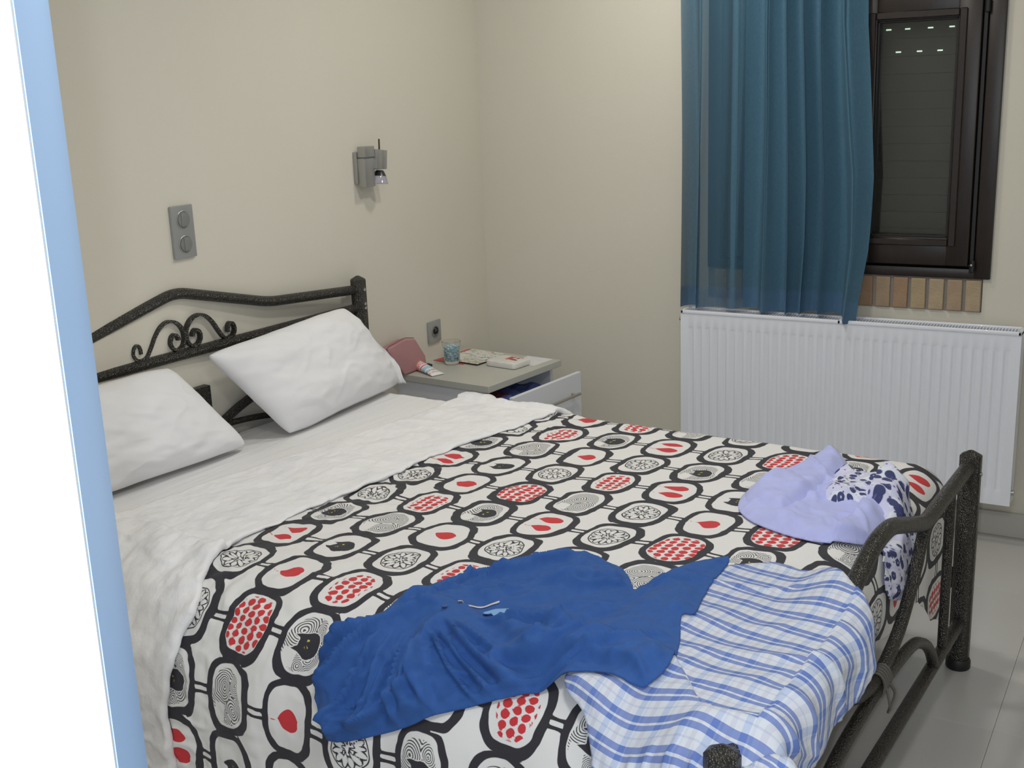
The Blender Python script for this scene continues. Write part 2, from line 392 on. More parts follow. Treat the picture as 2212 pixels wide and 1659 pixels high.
# fold centre lines: (position across at top, at bottom, width, depth)
xw=.645
def cx(s,z):   # horizontal position (0..1 of width) - folds drift a little
    return s+.012*np.sin(s*21+z*2)*z+.010*fbm(s*6,z*1.5,3,2)
phase=2*PI*(7.6*SS+.45*np.sin(2*PI*SS*1.3+1)+.30*fbm(SS*3,ZZ*.9,8,2)*ZZ)
depth=.026+.014*vnoise(SS*5,ZZ*1.2,4)
Yc=-.088-depth*(np.sin(phase)+.22*np.sin(3*phase+.6)*vnoise(SS*9,ZZ*2,14))*(.55+.45*ZZ)-.007*np.sin(2*phase+1)
Xc=cx(SS,ZZ)*xw+.014*np.cos(phase)*(.7+.3*ZZ)
# right hem bulges outwards about 60% down, then comes back in
Xc+=np.interp(ZZ,[0,.2,.45,.6,.8,1],[-.008,-.004,.018,.034,.034,.014])*sst(SS,.45,1.)
Ztop=1.99; Zbot=.762-.004*np.sin(SS*14)-.018*sst(SS,.83,.95)
Zc=Ztop+(Zbot-Ztop)*ZZ
Yc=np.where(ZZ>.9,Yc-.0,Yc); Yc=np.minimum(Yc,-.052)
low=sst(SS,.84,.92); Yc=Yc-low*sst(ZZ,.7,1)*.034
Cx0=.927
me=raw('curtain',np.stack([Xc.ravel(),Yc.ravel()+.085,Zc.ravel()-.75],1),gridF(ns,nz_),cm,True)
hem=(Zc<Zbot[:, :]+.075)
thin=.5+.5*np.tanh(3*np.sin(phase*.5+1.2+SS*4)); 
den=.90+.08*vnoise(SS*30,ZZ*2,6)
den=np.where((SS>.115)&(SS<.375)&~((SS>.27)&(SS<.315)),.60+.06*vnoise(SS*60,ZZ,2),den); den=np.where((SS>.0)&(SS<.07),.84,den); den=np.where(hem,np.minimum(den+.10,1),den); den=np.clip(den,0,.99)
attrf(me,'cloth_alpha',den); attrf(me,'hem',hem.astype(float))
tag(link('curtain',me,None,(Cx0,-.085,.75)),'teal blue sheer curtain hanging in folds over the left half of the window','curtain')
# ---------------- door leaf beside the camera ----------------
dm=mat('white_door_paint',(.80,.83,.88),.45)
dms=mat('blue_cast_door_face',(.37,.60,1.0),.5)  # white door's face outside the flash, its blue cast put into the colour
def hdir(px):
    d=CF+CR*((px-1106)/2507.52); return Vector((d.x,d.y,0)).normalized()
A=CP+hdir(138.5)*.40; Bp=CP+hdir(212)*.98; A.z=Bp.z=0
dx=(Bp-A); ln=dx.length; dx.normalize(); nrm=Vector((-dx.y,dx.x,0))
if nrm.dot(CP-A)>0: nrm=-nrm           # away from the camera
door=tag(link('door_1',None,None,A,math.atan2(dx.y,dx.x)),kind='structure')
sg=1 if Vector((-dx.y,dx.x,0)).dot(nrm)>0 else -1
def yy(a,b): return (min(a*sg,b*sg),max(a*sg,b*sg))
y=yy(.0005,.07); MB().box(-.0,.012,y[0],y[1],0.01,2.1,.0004,1).build('door_edge',dm,door)
y=yy(0,.07); MB().box(.0121,ln,y[0],y[1],0.01,2.1,.0005,1).build('door_leaf',dms,door)
# ---------------- wall fittings ----------------
alum=mat('silver_plastic',(.36,.37,.37),.35,.35); alum2=mat('grey_insert',(.26,.27,.26),.4,.3); dark=mat('dark_socket_well',(.15,.15,.15),.6)
RY=Matrix.Rotation(PI/2,4,'Y')
ds=thing('double_wall_socket','tall silver double plate with a switch above a round insert, on the headboard wall','switch',(0,-1.682,1.210))
MB().box(0,.011,-.043,.043,-.077,.077,.003).build('plate',alum,ds,smooth=True)
for z in (.036,-.036):
    MB().lathe([(.026,0),(.026,.003),(.0245,.004),(.0235,.0015)],28,Matrix.Translation((.010,0,z))@RY).build('ring',alum,ds,smooth=True)
    if z>0:
        MB().lathe([(.0,.0),(.023,.001),(.023,.004),(.0225,.005),(0,.0055)],28,Matrix.Translation((.0115,0,z))@RY,cap=False).box(.0155,.0185,-.0115,.0115,z-.019,z+.019,.001).build('rocker',alum2,ds,smooth=True)
    else:
        MB().lathe([(.023,.001),(.0225,.005),(.017,.0045),(0,.0052)],28,Matrix.Translation((.0115,0,z))@RY,cap=False).box(.0155,.0185,-.009,.009,z-.019,z+.019,.001).build('rocker',alum2,ds,smooth=True)
ss=thing('wall_socket','small square silver power socket on the wall above the nightstand','socket',(0,-.418,.660))
MB().box(0,.010,-.043,.043,-.043,.043,.003).build('plate',alum,ss,smooth=True)
MB().lathe([(.024,0),(.024,.003),(.020,.0035),(.0195,-.004)],28,Matrix.Translation((.010,0,0))@RY,cap=False).build('socket_ring',mat('mid_grey_plastic',(.24,.24,.23),.45,.2),ss,smooth=True)
MB().lathe([(.0195,.0005),(0.001,.0005)],28,Matrix.Translation((.0105,0,0))@RY).build('socket_well',dark,ss)
for q in (-.0095,.0095): MB().lathe([(.003,0),(.003,.001)],10,Matrix.Translation((.0112,q,0))@RY).build('socket_hole',blk,ss)
lampm=mat('brushed_nickel',(.42,.42,.41),.42,.75,bump=(300,.1,.001))
lg=mat('lamp_glass',(.62,.60,.70),.08,trans=.55); chrome=mat('polished_chrome',(.7,.7,.7),.12,1.)
lp=thing('wall_spotlight','brushed nickel wall spotlight with a swivelling head above the right pillow','lamp',(0,-.812,1.335))
MB().box(0,.016,-.041,.024,-.060,.050,.002).build('wall_plate',lampm,lp,smooth=True)
MB().box(.016,.048,-.036,.020,-.072,.028,.003).build('lamp_body',lampm,lp,smooth=True)
MB().box(.018,.052,-.036,.020,.031,.068,.002).build('switch_block',lampm,lp,smooth=True)
MB().box(.020,.049,-.034,.018,.0275,.0315).build('shadow_gap',dark,lp)
Mh=Matrix.Translation((.044,.052,.018))@Matrix.Rotation(-.13,4,'X')
MB().box(-.018,.018,-.034,.0,-.034,.034,.002,M=Mh).build('swivel_arm',lampm,lp,smooth=True)
hb=MB().box(-.019,.019,.0005,.024,-.032,.034,.002,M=Mh).build('lamp_head',lampm,lp,smooth=True)
MB().tube([Mh@Vector((0,.002,.034)),Mh@Vector((0,-.001,.072))],.0032).build('adjusting_pin',mat('dark_bronze',(.09,.08,.06),.4,.6),lp,smooth=True)
Mb=Mh@Matrix.Translation((0,.006,-.037))
MB().lathe([(.012,0),(.016,-.004),(.024,-.020),(.021,-.020),(.013,-.006)],24,Mb,cap=False).build('lamp_holder',mat('black_holder',(.02,.02,.025),.3),lp,smooth=True)
MB().lathe([(.024,-.020),(.031,-.045),(.033,-.047),(.022,-.0455),(.001,-.043)],24,Mb,cap=False).build('bulb_glass',lg,lp,smooth=True)
# ---------------- nightstand ----------------
NA=-.10
nsd=thing('nightstand','white bedside cabinet with grey top and open drawer in the corner of the room','nightstand',(.02,-.2111,0),NA)
# local: +x out of the wall, -y along the wall towards the bed
greyw=mat('grey_laminate',(.50,.50,.455),.42,vary=(6,.04),bump=(90,.06,.002)); greye=mat('grey_laminate_edge',(.25,.25,.225),.45)
whl=mat('white_laminate',(.72,.74,.78),.4)
ND,NW,NZ=.4675,.468,.5508
MB().box(0,ND,-NW,0,NZ-.0255,NZ,.0015,1).build('top',greyw,nsd)
body=MB()
body.box(.01,ND-.035,-NW+.012,-NW+.028,.02,NZ-.027).box(.01,ND-.035,-.028,-.012,.02,NZ-.027).box(.01,.022,-NW+.028,-.028,.02,NZ-.027).box(.022,ND-.035,-NW+.028,-.028,.02,.036).box(.022,ND-.037,-NW+.028,-.028,.262,.276)
body.build('body',whl,nsd)
MB().box(ND-.034,ND-.018,-NW+.012,-.012,.022,.268,.001,1).build('drawer_front',whl,nsd)
DX=.115
dfx=ND-.034+DX
dr=MB().box(dfx,dfx+.017,-NW+.012,-.012,.275,.517,.001,1).build('drawer_front',whl,nsd)
MB().box(.10+DX,dfx,-NW+.034,-NW+.046,.29,.44).box(.10+DX,dfx,-.046,-.034,.29,.44).box(.09+DX,.10+DX,-NW+.034,-.034,.29,.44).box(.10+DX,dfx,-NW+.046,-.046,.285,.292).build('drawer_box',whl,dr)
MB().tube([(dfx+.042,-NW/2-.040,.444),(dfx+.042,-.060,.444)],.006).tube([(dfx+.016,-NW/2-.020,.444),(dfx+.042,-NW/2-.020,.444)],.0045).tube([(dfx+.016,-.080,.444),(dfx+.042,-.080,.444)],.0045).build('handle',mat('satin_handle',(.45,.42,.38),.35,.7),dr,smooth=True)
for q in ((.04,-.03),(.04,-NW+.03),(ND-.06,-.03),(ND-.06,-NW+.03)): MB().lathe([(.018,0),(.02,.002),(.02,.02)],16,Matrix.Translation((*q,0))).build('foot',blk,nsd)
def NP(x,y,z=0):   # nightstand local -> world
    c,s=math.cos(NA),math.sin(NA); return Vector((.02+c*x-s*y,-.2111+s*x+c*y,z))
# blue clothes in the drawer
n=60; gx,gy=np.meshgrid(np.linspace(0,1,n),np.linspace(0,1,n),indexing='ij')
edge=(sst(gx,0,.12)*sst(1-gx,0,.12)*sst(gy,0,.1)*sst(1-gy,0,.1))
zz_=.135*edge**.5*(.9+.22*fbm(gx*3,gy*4,31,3))+.012*ridge(gx*3,gy*5,9)*edge
me=raw('folded_clothes',np.stack([(gx.ravel()-.5)*.27,(gy.ravel()-.5)*.355,zz_.ravel()],1),gridF(n,n),mat('navy_blue_cloth',(.10,.14,.36),.9,bump=(300,.3,.002)),True)
tag(link('folded_clothes',me,None,NP(.245+DX-.02,-NW/2,.334),NA),'blue clothes folded inside the open nightstand drawer','clothes')
n=30; gx,gy=np.meshgrid(np.linspace(-1,1,n),np.linspace(-1,1,n),indexing='ij'); rr=np.clip(1-np.maximum(abs(gx),abs(gy))**3,0,1)
me=raw('rolled_garment',np.stack([gx.ravel()*.05,gy.ravel()*.075,(rr**.5*(.05+.006*fbm(gx*2,gy*3,4,2))).ravel()],1),gridF(n,n),mat('maroon_cloth',(.10,.012,.03),.9),True)
tag(link('rolled_garment',me,None,NP(.30+DX-.03,-NW+.12,.44),NA),'dark maroon garment on the blue clothes in the open drawer','clothes')
T=NZ
# pink pouch
def superbox(name,m_,a,b,c,parent,e=.35,loc=(0,0,0),n=28,fn=None):
    V=[];F=[]
    for i in range(n+1):
        ph=-PI/2+PI*i/n
        for j in range(2*n):
            th=2*PI*j/(2*n)
            f=lambda v,ee: math.copysign(abs(v)**ee,v)
            p=[a*f(math.cos(ph),e)*f(math.cos(th),e),b*f(math.cos(ph),e)*f(math.sin(th),e),c*f(math.sin(ph),e)]
            V.append(fn(*p) if fn else p)
    for i in range(n):
        for j in range(2*n): F.append([i*2*n+j,i*2*n+(j+1)%(2*n),(i+1)*2*n+(j+1)%(2*n),(i+1)*2*n+j])
    me=raw(name,V,F,m_,True); o=link(name,me,parent,loc); return o
pk=mat('dusty_pink_leather',(.46,.235,.245),.55,bump=(240,.25,.002),vary=(9,.05))
po=thing('cosmetic_pouch','dusty pink zipped pouch slumped against the wall at the bed end of the nightstand','pouch',(.035,-.66,T))
FQ=[(-.706,.5535),(-.560,.5535),(-.566,.600),(-.626,.677),(-.690,.689),(-.798,.676),(-.800,.660)]
pc=MB(); bm=bmesh.new()
v1=[bm.verts.new((.062-.035,y_+.66,z_-T)) for y_,z_ in FQ]; v0=[bm.verts.new((.016-.035,(y_+.66)*.97,(z_-T)*.95+.002)) for y_,z_ in FQ]
bm.faces.new(v1); bm.faces.new(v0[::-1])
for q in range(len(FQ)): bm.faces.new((v1[q],v0[q],v0[(q+1)%len(FQ)],v1[(q+1)%len(FQ)]))
bmesh.ops.recalc_face_normals(bm,faces=bm.faces[:]); bmesh.ops.bevel(bm,geom=bm.edges[:],offset=.007,segments=3,affect='EDGES',profile=.6)
bm.verts.index_update(); pc.add([v.co for v in bm.verts],[[v.index for v in f.verts] for f in bm.faces]); bm.free()
pc.build('body',pk,po,smooth=True,angle=60)
sm_=[(.0625-.035-.008,(y_+.66)*1.0,z_-T) for y_,z_ in [(-.706,.5555),(-.752,.61),(-.800,.672),(-.744,.686),(-.690,.6915),(-.628,.680)]]
MB().tube(smoothpath(sm_,4),.0018,6).build('seam',mat('pink_seam',(.28,.12,.14),.6),po,smooth=True)
# cream tube
tb=thing('cream_tube','white tube of cream with a red cap lying beside the pink pouch','tube',(.113,-.630,T+.019),math.radians(-22))
tb.scale=(1.45,1.45,1.45)
mt=bpy.data.materials.new('printed_tube'); mt.use_nodes=True; Q=NT(mt); X_,Y_,Z_=Q.sep(Q.obj()); Q.b.inputs['Roughness'].default_value=.3
def band(Q,x,a,b,s=.0006): return Q.m('MULTIPLY',Q.below(x,b,s),Q.m('SUBTRACT',1,Q.below(x,a,s)))
nzz=Q.noise(Q.obj(),420,1)
c=Q.mix(Q.m('MULTIPLY',band(Q,X_,-.040,-.018),Q.m('GREATER_THAN',nzz,.50)),(.82,.84,.88),(.85,.25,.12))
c=Q.mix(band(Q,X_,-.012,-.008),c,(.75,.06,.12)); c=Q.mix(band(Q,X_,-.003,.010),c,(.40,.66,.78))
c=Q.mix(Q.m('MULTIPLY',band(Q,X_,.016,.024),Q.m('GREATER_THAN',nzz,.5)),c,(.15,.2,.25)); c=Q.mix(Q.m('MULTIPLY',band(Q,X_,.030,.036),Q.m('GREATER_THAN',nzz,.45)),c,(.85,.35,.15)); Q.color(c)
V=[];F=[];n=24
for i,x in enumerate([-.045,-.043,-.03,-.01,.01,.03,.042,.047]):
    k=max(0,(x+.043)/.09); ry=.0135+.006*k; rz=.0125*(1-k)**.7+.0012
    if i==0: ry*=.8;rz*=.8
    for j in range(n): t=2*PI*j/n; V.append((x,ry*math.cos(t),rz*math.sin(t)-.0125*k*.85))
for i in range(7):
    for j in range(n): F.append([i*n+j,i*n+(j+1)%n,(i+1)*n+(j+1)%n,(i+1)*n+j])
F.append(list(range(n))); F.append([7*n+j for j in range(n)])
link('tube_body',raw('tube_body',V,F,mt,True),tb)
MB().lathe([(.0105,0),(.0122,.002),(.0122,.014),(.011,.016)],20,Matrix.Translation((-.0452,0,0))@Matrix.Rotation(-PI/2,4,'Y')).build('cap',mat('red_cap',(.70,.035,.06),.3),tb,smooth=True)
# lip balm / dark pen cap behind
tag(MB().tube([(-.012,0,.005),(.014,0,.005)],.0048).build('pen_cap',mat('charcoal_plastic',(.03,.035,.04),.4),None,(.055,-.535,T),math.radians(-20),smooth=True),'short charcoal cap lying between the pink pouch and the white tube','cap')
# glass with blue pebbles
gl=thing('drinking_glass','clear tumbler half full of blue beads on the nightstand','glass',(.118,-.470,T+.0022))
gm=mat('clear_glass',(.93,.96,.97),.02,trans=1.)
MB().lathe([(.0,.0),(.027,.0),(.030,.004),(.0375,.088),(.0365,.0885),(.0290,.012),(.0,.010)],36,cap=False).build('tumbler',gm,gl,smooth=True)
bd=[mat('aqua_bead_%d'%i,c,.15) for i,c in enumerate(((.30,.62,.80),(.45,.75,.88),(.75,.90,.95)))]
ico=bmesh.new(); bmesh.ops.create_icosphere(ico,subdivisions=1,radius=1); IV=[v.co.copy() for v in ico.verts]; IF=[[v.index for v in f.verts] for f in ico.faces]; ico.free()
bms=[MB(),MB(),MB()]; rnd=random.Random(5)
for L_ in range(9):
    z=.0165+L_*.0062; R_=.0285+.0066*(z/.09)*1.0-.0045
    for _ in range(22):
        a=rnd.uniform(0,2*PI); r_=R_*math.sqrt(rnd.random()); 
        if rnd.random()<.6: r_=R_
        s_=rnd.uniform(.0034,.0042); bms[rnd.randrange(3)].add([(r_*math.cos(a)+v.x*s_,r_*math.sin(a)+v.y*s_,z+rnd.uniform(-.001,.001)+v.z*s_) for v in IV],IF)
for b,m_ in zip(bms,bd): tag(b.build('beads',m_,gl,smooth=True,angle=180),kind='stuff')
# papers
def paper(name,label,cat,pos,rz,w_,h_,th,m_,edge=None,z=T):
    o=MB().box(-w_/2,w_/2,-h_/2,h_/2,0,th,.0004,1).build(name,m_,None,(pos[0],pos[1],z),rz); return tag(o,label,cat)
def printed(name,cols,scale,base=(.78,.78,.74)):
    m_=bpy.data.materials.new(name); m_.use_nodes=True; Q=NT(m_); v=Q.obj(); c=base
    for i,(cc,th) in enumerate(cols):
        mp=Q.nt.nodes.new('ShaderNodeMapping'); mp.inputs['Location'].default_value=(i*3.1,i,0); mp.inputs['Scale'].default_value=(1,2.2,1); Q.nt.links.new(v,mp.inputs[0])
        c=Q.mix(Q.m('GREATER_THAN',Q.noise(mp.outputs[0],scale,2),th),c,cc)
    Q.color(c); Q.b.inputs['Roughness'].default_value=.35; return m_
redp=mat('red_printed_cover',(.52,.07,.08),.4)
paper('magazine','thin red-bordered magazine under the tumbler, against the wall','magazine',(.105,-.352),NA,.15,.225,.0022,redp)
mag=printed('magazine_print',[((.20,.42,.50),.60),((.55,.16,.10),.64),((.45,.47,.28),.60)],26)
paper('leaflet','pale printed leaflet lying on the red-bordered magazine behind the tumbler','leaflet',(.135,-.330),NA-.05,.17,.17,.0012,mag,z=T+.0023)
bkl=thing('booklet','small open printed booklet with a black edge in front of the tumbler','booklet',(.185,-.428,T+.0036),math.radians(-8))
MB().box(-.052,.052,-.033,.033,0,.0022,.0003,1).build('cover',blk,bkl); MB().box(-.050,.050,-.031,.031,.0022,.0034,.0003,1).build('page',printed('booklet_print',[((.30,.30,.18),.58),((.50,.20,.12),.62)],60,(.70,.70,.60)),bkl)
wb=thing('tissue_pack','white soft box with a red and black printed lid on the nightstand corner','box',(.338,-.412,T),math.radians(-8))
superbox('pack_body',mat('translucent_white_plastic',(.74,.74,.70),.35,vary=(30,.05)),.072,.054,.0125,wb,.22,(0,0,.0126),18)
MB().box(-.010,.045,-.010,.040,.0249,.0260,.0003,1).build('printed_lid',printed('red_black_print',[((.58,.06,.03),.40),((.05,.03,.03),.56),((.8,.8,.8),.62)],34),wb)
paper('paper_sheet','white paper sheets lying under the soft white box by the far front corner','paper',(.385,-.318),math.radians(-8),.12,.12,.0016,printed('sheet_print',[((.80,.80,.84),.5)],40,(.74,.75,.79)))
paper('snapshot_card','narrow dark-printed card on the white sheets behind the soft box','card',(.262,-.305),math.radians(62),.030,.105,.0014,printed('dark_card_print',[((.10,.08,.10),.42),((.6,.25,.2),.6)],45),z=T+.0018)
# ---------------- bed frame ----------------
irn=bpy.data.materials.new('hammered_gunmetal'); irn.use_nodes=True; Q=NT(irn); Q.b.inputs['Metallic'].default_value=.6; Q.b.inputs['Roughness'].default_value=.27
v=Q.obj(); vo=Q.nt.nodes.new('ShaderNodeTexVoronoi'); vo.inputs['Scale'].default_value=260; Q.nt.links.new(v,vo.inputs['Vector'])
Q.color(Q.mix(Q.m('MULTIPLY',Q.below(vo.outputs['Distance'],.22,.08),Q.m('GREATER_THAN',Q.noise(v,70,1),.5)),Q.mix(Q.noise(v,160,3),(.024,.023,.022),(.085,.080,.072)),(.26,.25,.22))); Q.bump(vo.outputs[0],.9,.0035)  # pale specks in the base colour paint highlights onto the hammered metal
bed=thing('double_bed','dark hammered metal double bed with scrolled headboard and arched footboard','bed',BO,BY)
LB=2.0695; WB=1.6144
def T_(name,P,r,m_=irn,n=14,parent=bed,**k):
    return MB().tube([bl(*p) for p in P],r,n,**k).build(name,m_,parent,smooth=True)
def post(u,v,h,foot=True):
    m_=MB().lathe([(.0285,.02),(.0285,h-.010),(.024,h-.006),(.006,h+.004),(.0005,h+.005)],8,Matrix.Translation(bl(u,v,0)),a0=PI/8,cap=False)
    p_=m_.build('post',irn,bed,smooth=True,angle=60)
    MB().lathe([(.030,0),(.0325,.004),(.0325,.022),(.029,.030)],24,Matrix.Translation(bl(u,v,0))).build('foot_cap',blk,p_,smooth=True)
for v_ in (0,WB): post(0,v_,.961); post(LB,v_,.618)
def mir(P): return P+[(p[0],WB-p[1],p[2]) for p in P[::-1]]
def rounded(P,r=.05,n=6):
    P=[Vector(p) for p in P]; out=[P[0]]
    for i in range(1,len(P)-1):
        a=(P[i-1]-P[i]);b=(P[i+1]-P[i]); k=min(r,a.length*.45,b.length*.45); A_=P[i]+a.normalized()*k; B_=P[i]+b.normalized()*k
        for j in range(n+1):
            t=j/n; out.append(A_*(1-t)**2+P[i]*2*t*(1-t)+B_*t*t)
    out.append(P[-1]); return out
c_=WB/2
T_('top_rail',rounded([(0,0.01,.918),(0,.435,.948),(0,c_,1.040),(0,WB-.435,.948),(0,WB-.01,.918)],.045),.0165)
T_('middle_rail',[(0,.01,.853),(0,WB-.01,.853)],.0165)
T_('lower_rail',[(0,.01,.40),(0,WB-.01,.40)],.0165)
# scrolls as flat straps
sc1=[(.9635,.897),(.935,.911),(.960,.921),(.975,.915),(.977,.893),(.966,.876),(.947,.868),(.929,.873),(.915,.891),(.894,.921),(.870,.945),(.838,.956),(.810,.950),(.788,.931),(.780,.909),(.782,.886),(.795,.873),(.816,.875),(.837,.889),(.841,.905),(.829,.917),(.818,.914),(.809,.899)]
import itertools
def sp(c,r0,r1,a0,a1,n): return [(c[0]+math.cos(a0+(a1-a0)*i/n)*(r0+(r1-r0)*i/n),c[1]+math.sin(a0+(a1-a0)*i/n)*(r0+(r1-r0)*i/n)) for i in range(n+1)]
def scroll(flip):
    # v grows to the picture's left; first curl at the outside, then S up and over, second curl inside
    pts=[(.955,.886),(.957,.904),(.966,.913),(.978,.907),(.982,.888),(.972,.872),(.953,.868),(.935,.874),(.918,.896),(.897,.928),(.873,.951),(.846,.960),(.817,.952),(.797,.930),(.791,.905),(.797,.882),(.814,.871),(.834,.875),(.845,.892),(.841,.910),(.828,.918),(.817,.909),(.814,.899)]
    if flip: pts=[(2*.7875-a,b) for a,b in pts]
    P=smoothpath([bl(0,a,b) for a,b in pts],5)
    MB().tube(P,0,flat=(.016,.0085,(1,0,0))).build('scroll',irn,bed)
scroll(False); scroll(True)
# lower centre block and bowed bars between the pillows
MB().box(-.014,.014,-(c_+.035),-(c_-.085),.40,.742,.002).build('centre_block',irn,bed)
for s_ in (1,-1):
    P=smoothpath([bl(.0,c_+s_*a,b) for a,b in ((.62,.853),(.40,.700),(.28,.665),(.20,.640),(.05,.585),(-.2,.545))],6)
    MB().tube(P,0,flat=(.016,.024,(1,0,0))).build('bowed_bar',irn,bed)
T_('bowed_bar',smoothpath([(.004,c_-.5,.55),(.004,c_-.30,.588),(.004,c_-.12,.603),(.004,c_+.1,.603),(.004,c_+.35,.57)],6),.010)
# footboard
T_('foot_rail',rounded([(LB,.01,.585),(LB,.455,.575),(LB,c_-.055,.672),(LB,c_+.055,.672),(LB,WB-.455,.575),(LB,WB-.01,.585)],.05),.0185)
T_('lower_foot_rail',[(LB,.01,.140),(LB,WB-.01,.140)],.0165)
T_('hanging_arc',smoothpath([(LB,.45,.572),(LB,.49,.520),(LB,.56,.442),(LB,.66,.375),(LB,c_,.345),(LB,WB-.66,.375),(LB,WB-.56,.442),(LB,WB-.49,.520),(LB,WB-.45,.572)],6),.0145)
T_('rising_arch',smoothpath([(LB+.004,.305,.145),(LB+.004,.35,.205),(LB+.004,.43,.262),(LB+.004,.55,.305),(LB+.004,c_,.322),(LB+.004,WB-.55,.305),(LB+.004,WB-.43,.262),(LB+.004,WB-.35,.205),(LB+.004,WB-.305,.145)],6),.0140)
for v_ in (.205,WB-.205): T_('upright_bar',[(LB,v_,.575),(LB,v_,.148)],.0125)
# cord lashing where the arcs meet
cord=mat('grey_cord',(.10,.095,.085),.8)
rnd=random.Random(3)
for k in range(5):
    vv=c_-.045+k*.011; P=[]
    for i in range(21):
        a=2*PI*i/20; P.append(bl(LB+.002+.0185*math.cos(a),vv+.006*math.sin(a*.5),.334+.029*math.sin(a)))
    MB().tube(P,.0034,6).build('cord_wrap',cord,bed,smooth=True)
MB().tube(smoothpath([bl(LB+.02,c_-.03,.33),bl(LB+.03,c_-.045,.30),bl(LB+.024,c_-.03,.265)],5),[.0034]*11,6).tube(smoothpath([bl(LB+.02,c_-.01,.33),bl(LB+.032,c_-.0,.295),bl(LB+.026,c_-.012,.27)],5),[.003]*11,6).build('cord_end',cord,bed,smooth=True)
for v_ in (.045,WB-.045): 
    MB().box(.02,LB-.02,-(v_+.012),-(v_-.012),.245,.305,.003).build('side_rail',irn,bed)
for k in range(14):
    u_=.12+k*(LB-.24)/13; MB().box(u_-.03,u_+.03,-(WB-.06),-.06,.305,.318,.002,1).build('slat',mat('birch_slat',(.50,.38,.24),.6) if k==0 else bpy.data.materials['birch_slat'],bed)
for u_,v_,z_ in ((0,0,.918),(0,0,.853),(0,0,.868),(LB,WB,.56),(LB,0,.56)):
    MB().lathe([(.006,0),(.006,.003),(.003,.005)],10,Matrix.Translation(bl(u_+.026,v_,z_))@RY).build('bolt',hm,bed,smooth=True)
# ---------------- mattress & sheet ----------------
mw=mat('white_ticking',(.74,.74,.76),.9)
base=(1.0,.76,.318)
mo=MB().box(.045,1.955,-1.46,-.075,.3185,.535,.05,4); mo.V=[(x-base[0],y+base[1],z-base[2]) for x,y,z in mo.V]
tag(mo.build('mattress',mw,None,BW(*base),BY,smooth=True),'thick white mattress under the sheet and duvet on the metal bed','mattress')
shm=bpy.data.materials.new('white_cotton_sheet'); shm.use_nodes=True; Q=NT(shm); Q.b.inputs['Roughness'].default_value=.9; Q.b.inputs['Sheen Weight'].default_value=.1
mp=Q.nt.nodes.new('ShaderNodeMapping'); mp.inputs['Scale'].default_value=(18,1.5,4); Q.nt.links.new(Q.obj(),mp.inputs[0]); n1=Q.noise(mp.outputs[0],2.2,4)
Q.b.inputs['Base Color'].default_value=(.83,.825,.83,1); Q.bump(n1,.35,.012)
SHE=(1.96,.05,.05,.07,1.40,.12,.565)
ns_,nt_=260,330
S,Tt=np.meshgrid(np.linspace(.02,.95,ns_),np.linspace(-.20,1.75,nt_),indexing='ij')
a=drape(S,Tt,*SHE); h=.0022*fbm(S*26+.8*fbm(S*3,Tt*3,2,2),Tt*3.2,61,3)+.0035*fbm(S*5,Tt*3,62,2)
U_,V_,Z_=a[0]+a[3]*h,a[1]+a[4]*h,a[2]+a[5]*h
me=raw('bed_sheet',np.stack([U_.ravel(),-V_.ravel()+.7,Z_.ravel()-.55],1),gridF(ns_,nt_),shm,True)
tag(link('bed_sheet',me,None,BW(0,.7,.55),BY),'smooth white bed sheet across the head end of the bed under the pillows','sheet')
# ---------------- duvet with its printed cover ----------------
duv=thing('duvet','white duvet printed with black ringed ovals, red hearts and cats, turned back at the head','duvet',BW(1.3,.8,.58),BY)
db=(1.3,.8,.58)
s0,s1,t0,t1=.50,2.31,-.33,1.99; ds_=.0042
ns_,nt_=int((s1-s0)/ds_),int((t1-t0)/ds_)
A1,B1=np.meshgrid(np.linspace(0,1,ns_),np.linspace(0,1,nt_),indexing='ij')
Tt=t0+(t1-t0)*B1
smax=np.interp(Tt,[-.33,-.1,.03,.08,.17,.24,.31,.6,.9,1.36,2.0],[2.05,2.08,2.22,2.40,2.38,2.30,2.245,2.215,2.20,2.20,2.20])
smax=smax+.012*np.sin(Tt*23+1)
S=s0+(smax-s0)*A1
U_,V_,Z_=duvet(S,Tt)
me=raw('printed_cover',np.stack([U_.ravel()-db[0],-(V_.ravel()-db[1]),Z_.ravel()-db[2]],1),gridF(ns_,nt_),None,True)
# ----- print fields (signed distances in metres, drawn by the shader) -----
P_=.165
s=S.ravel();t=Tt.ravel()
nr=np.exp(-np.maximum(0,s-fold_s(t))/.26)*(1-.6*sst(t,1.3,1.5)); s_,t_=s,t
s=s_+(.003+.015*nr)*fbm(s_*18,t_*15,201,3); t=t_+(.003+.016*nr)*fbm(s_*16+9,t_*19,202,3)
Yr=np.clip((t-.25)/.1605,-3,7)
tt=t+.07*(s-.8)*(1-1.2*Yr/7)
X=(s-.793)/.1695; Y=(tt-.25)/.1605
i=np.floor(X+.5).astype(int); j=np.floor(Y+.5).astype(int); x=X-i; y=Y-j
PT=[['FL','RG','CC','R2'],['CC','CN','R1','FL'],['R2','CT','FL','RG'],['FL','R1','RG','CN']]
code={'FL':0,'RG':1,'CC':2,'R2':3,'CN':4,'R1':5,'CT':6}
tab=np.array([[code[c] for c in r] for r in PT]); ty=tab[j%4,i%4]
rd=lambda k:_h(i,j,k)
def se(x,y,a,b,n=3.2): # superellipse, approx metres
    q=(np.abs(x/a)**n+np.abs(y/b)**n)**(1/n); return (q-1)*np.minimum(a,b)*P_
wx=x+.042*fbm(X*3.4,Y*3.4,31,3); wy=y+.042*fbm(X*3.4+5,Y*3.4,32,3)
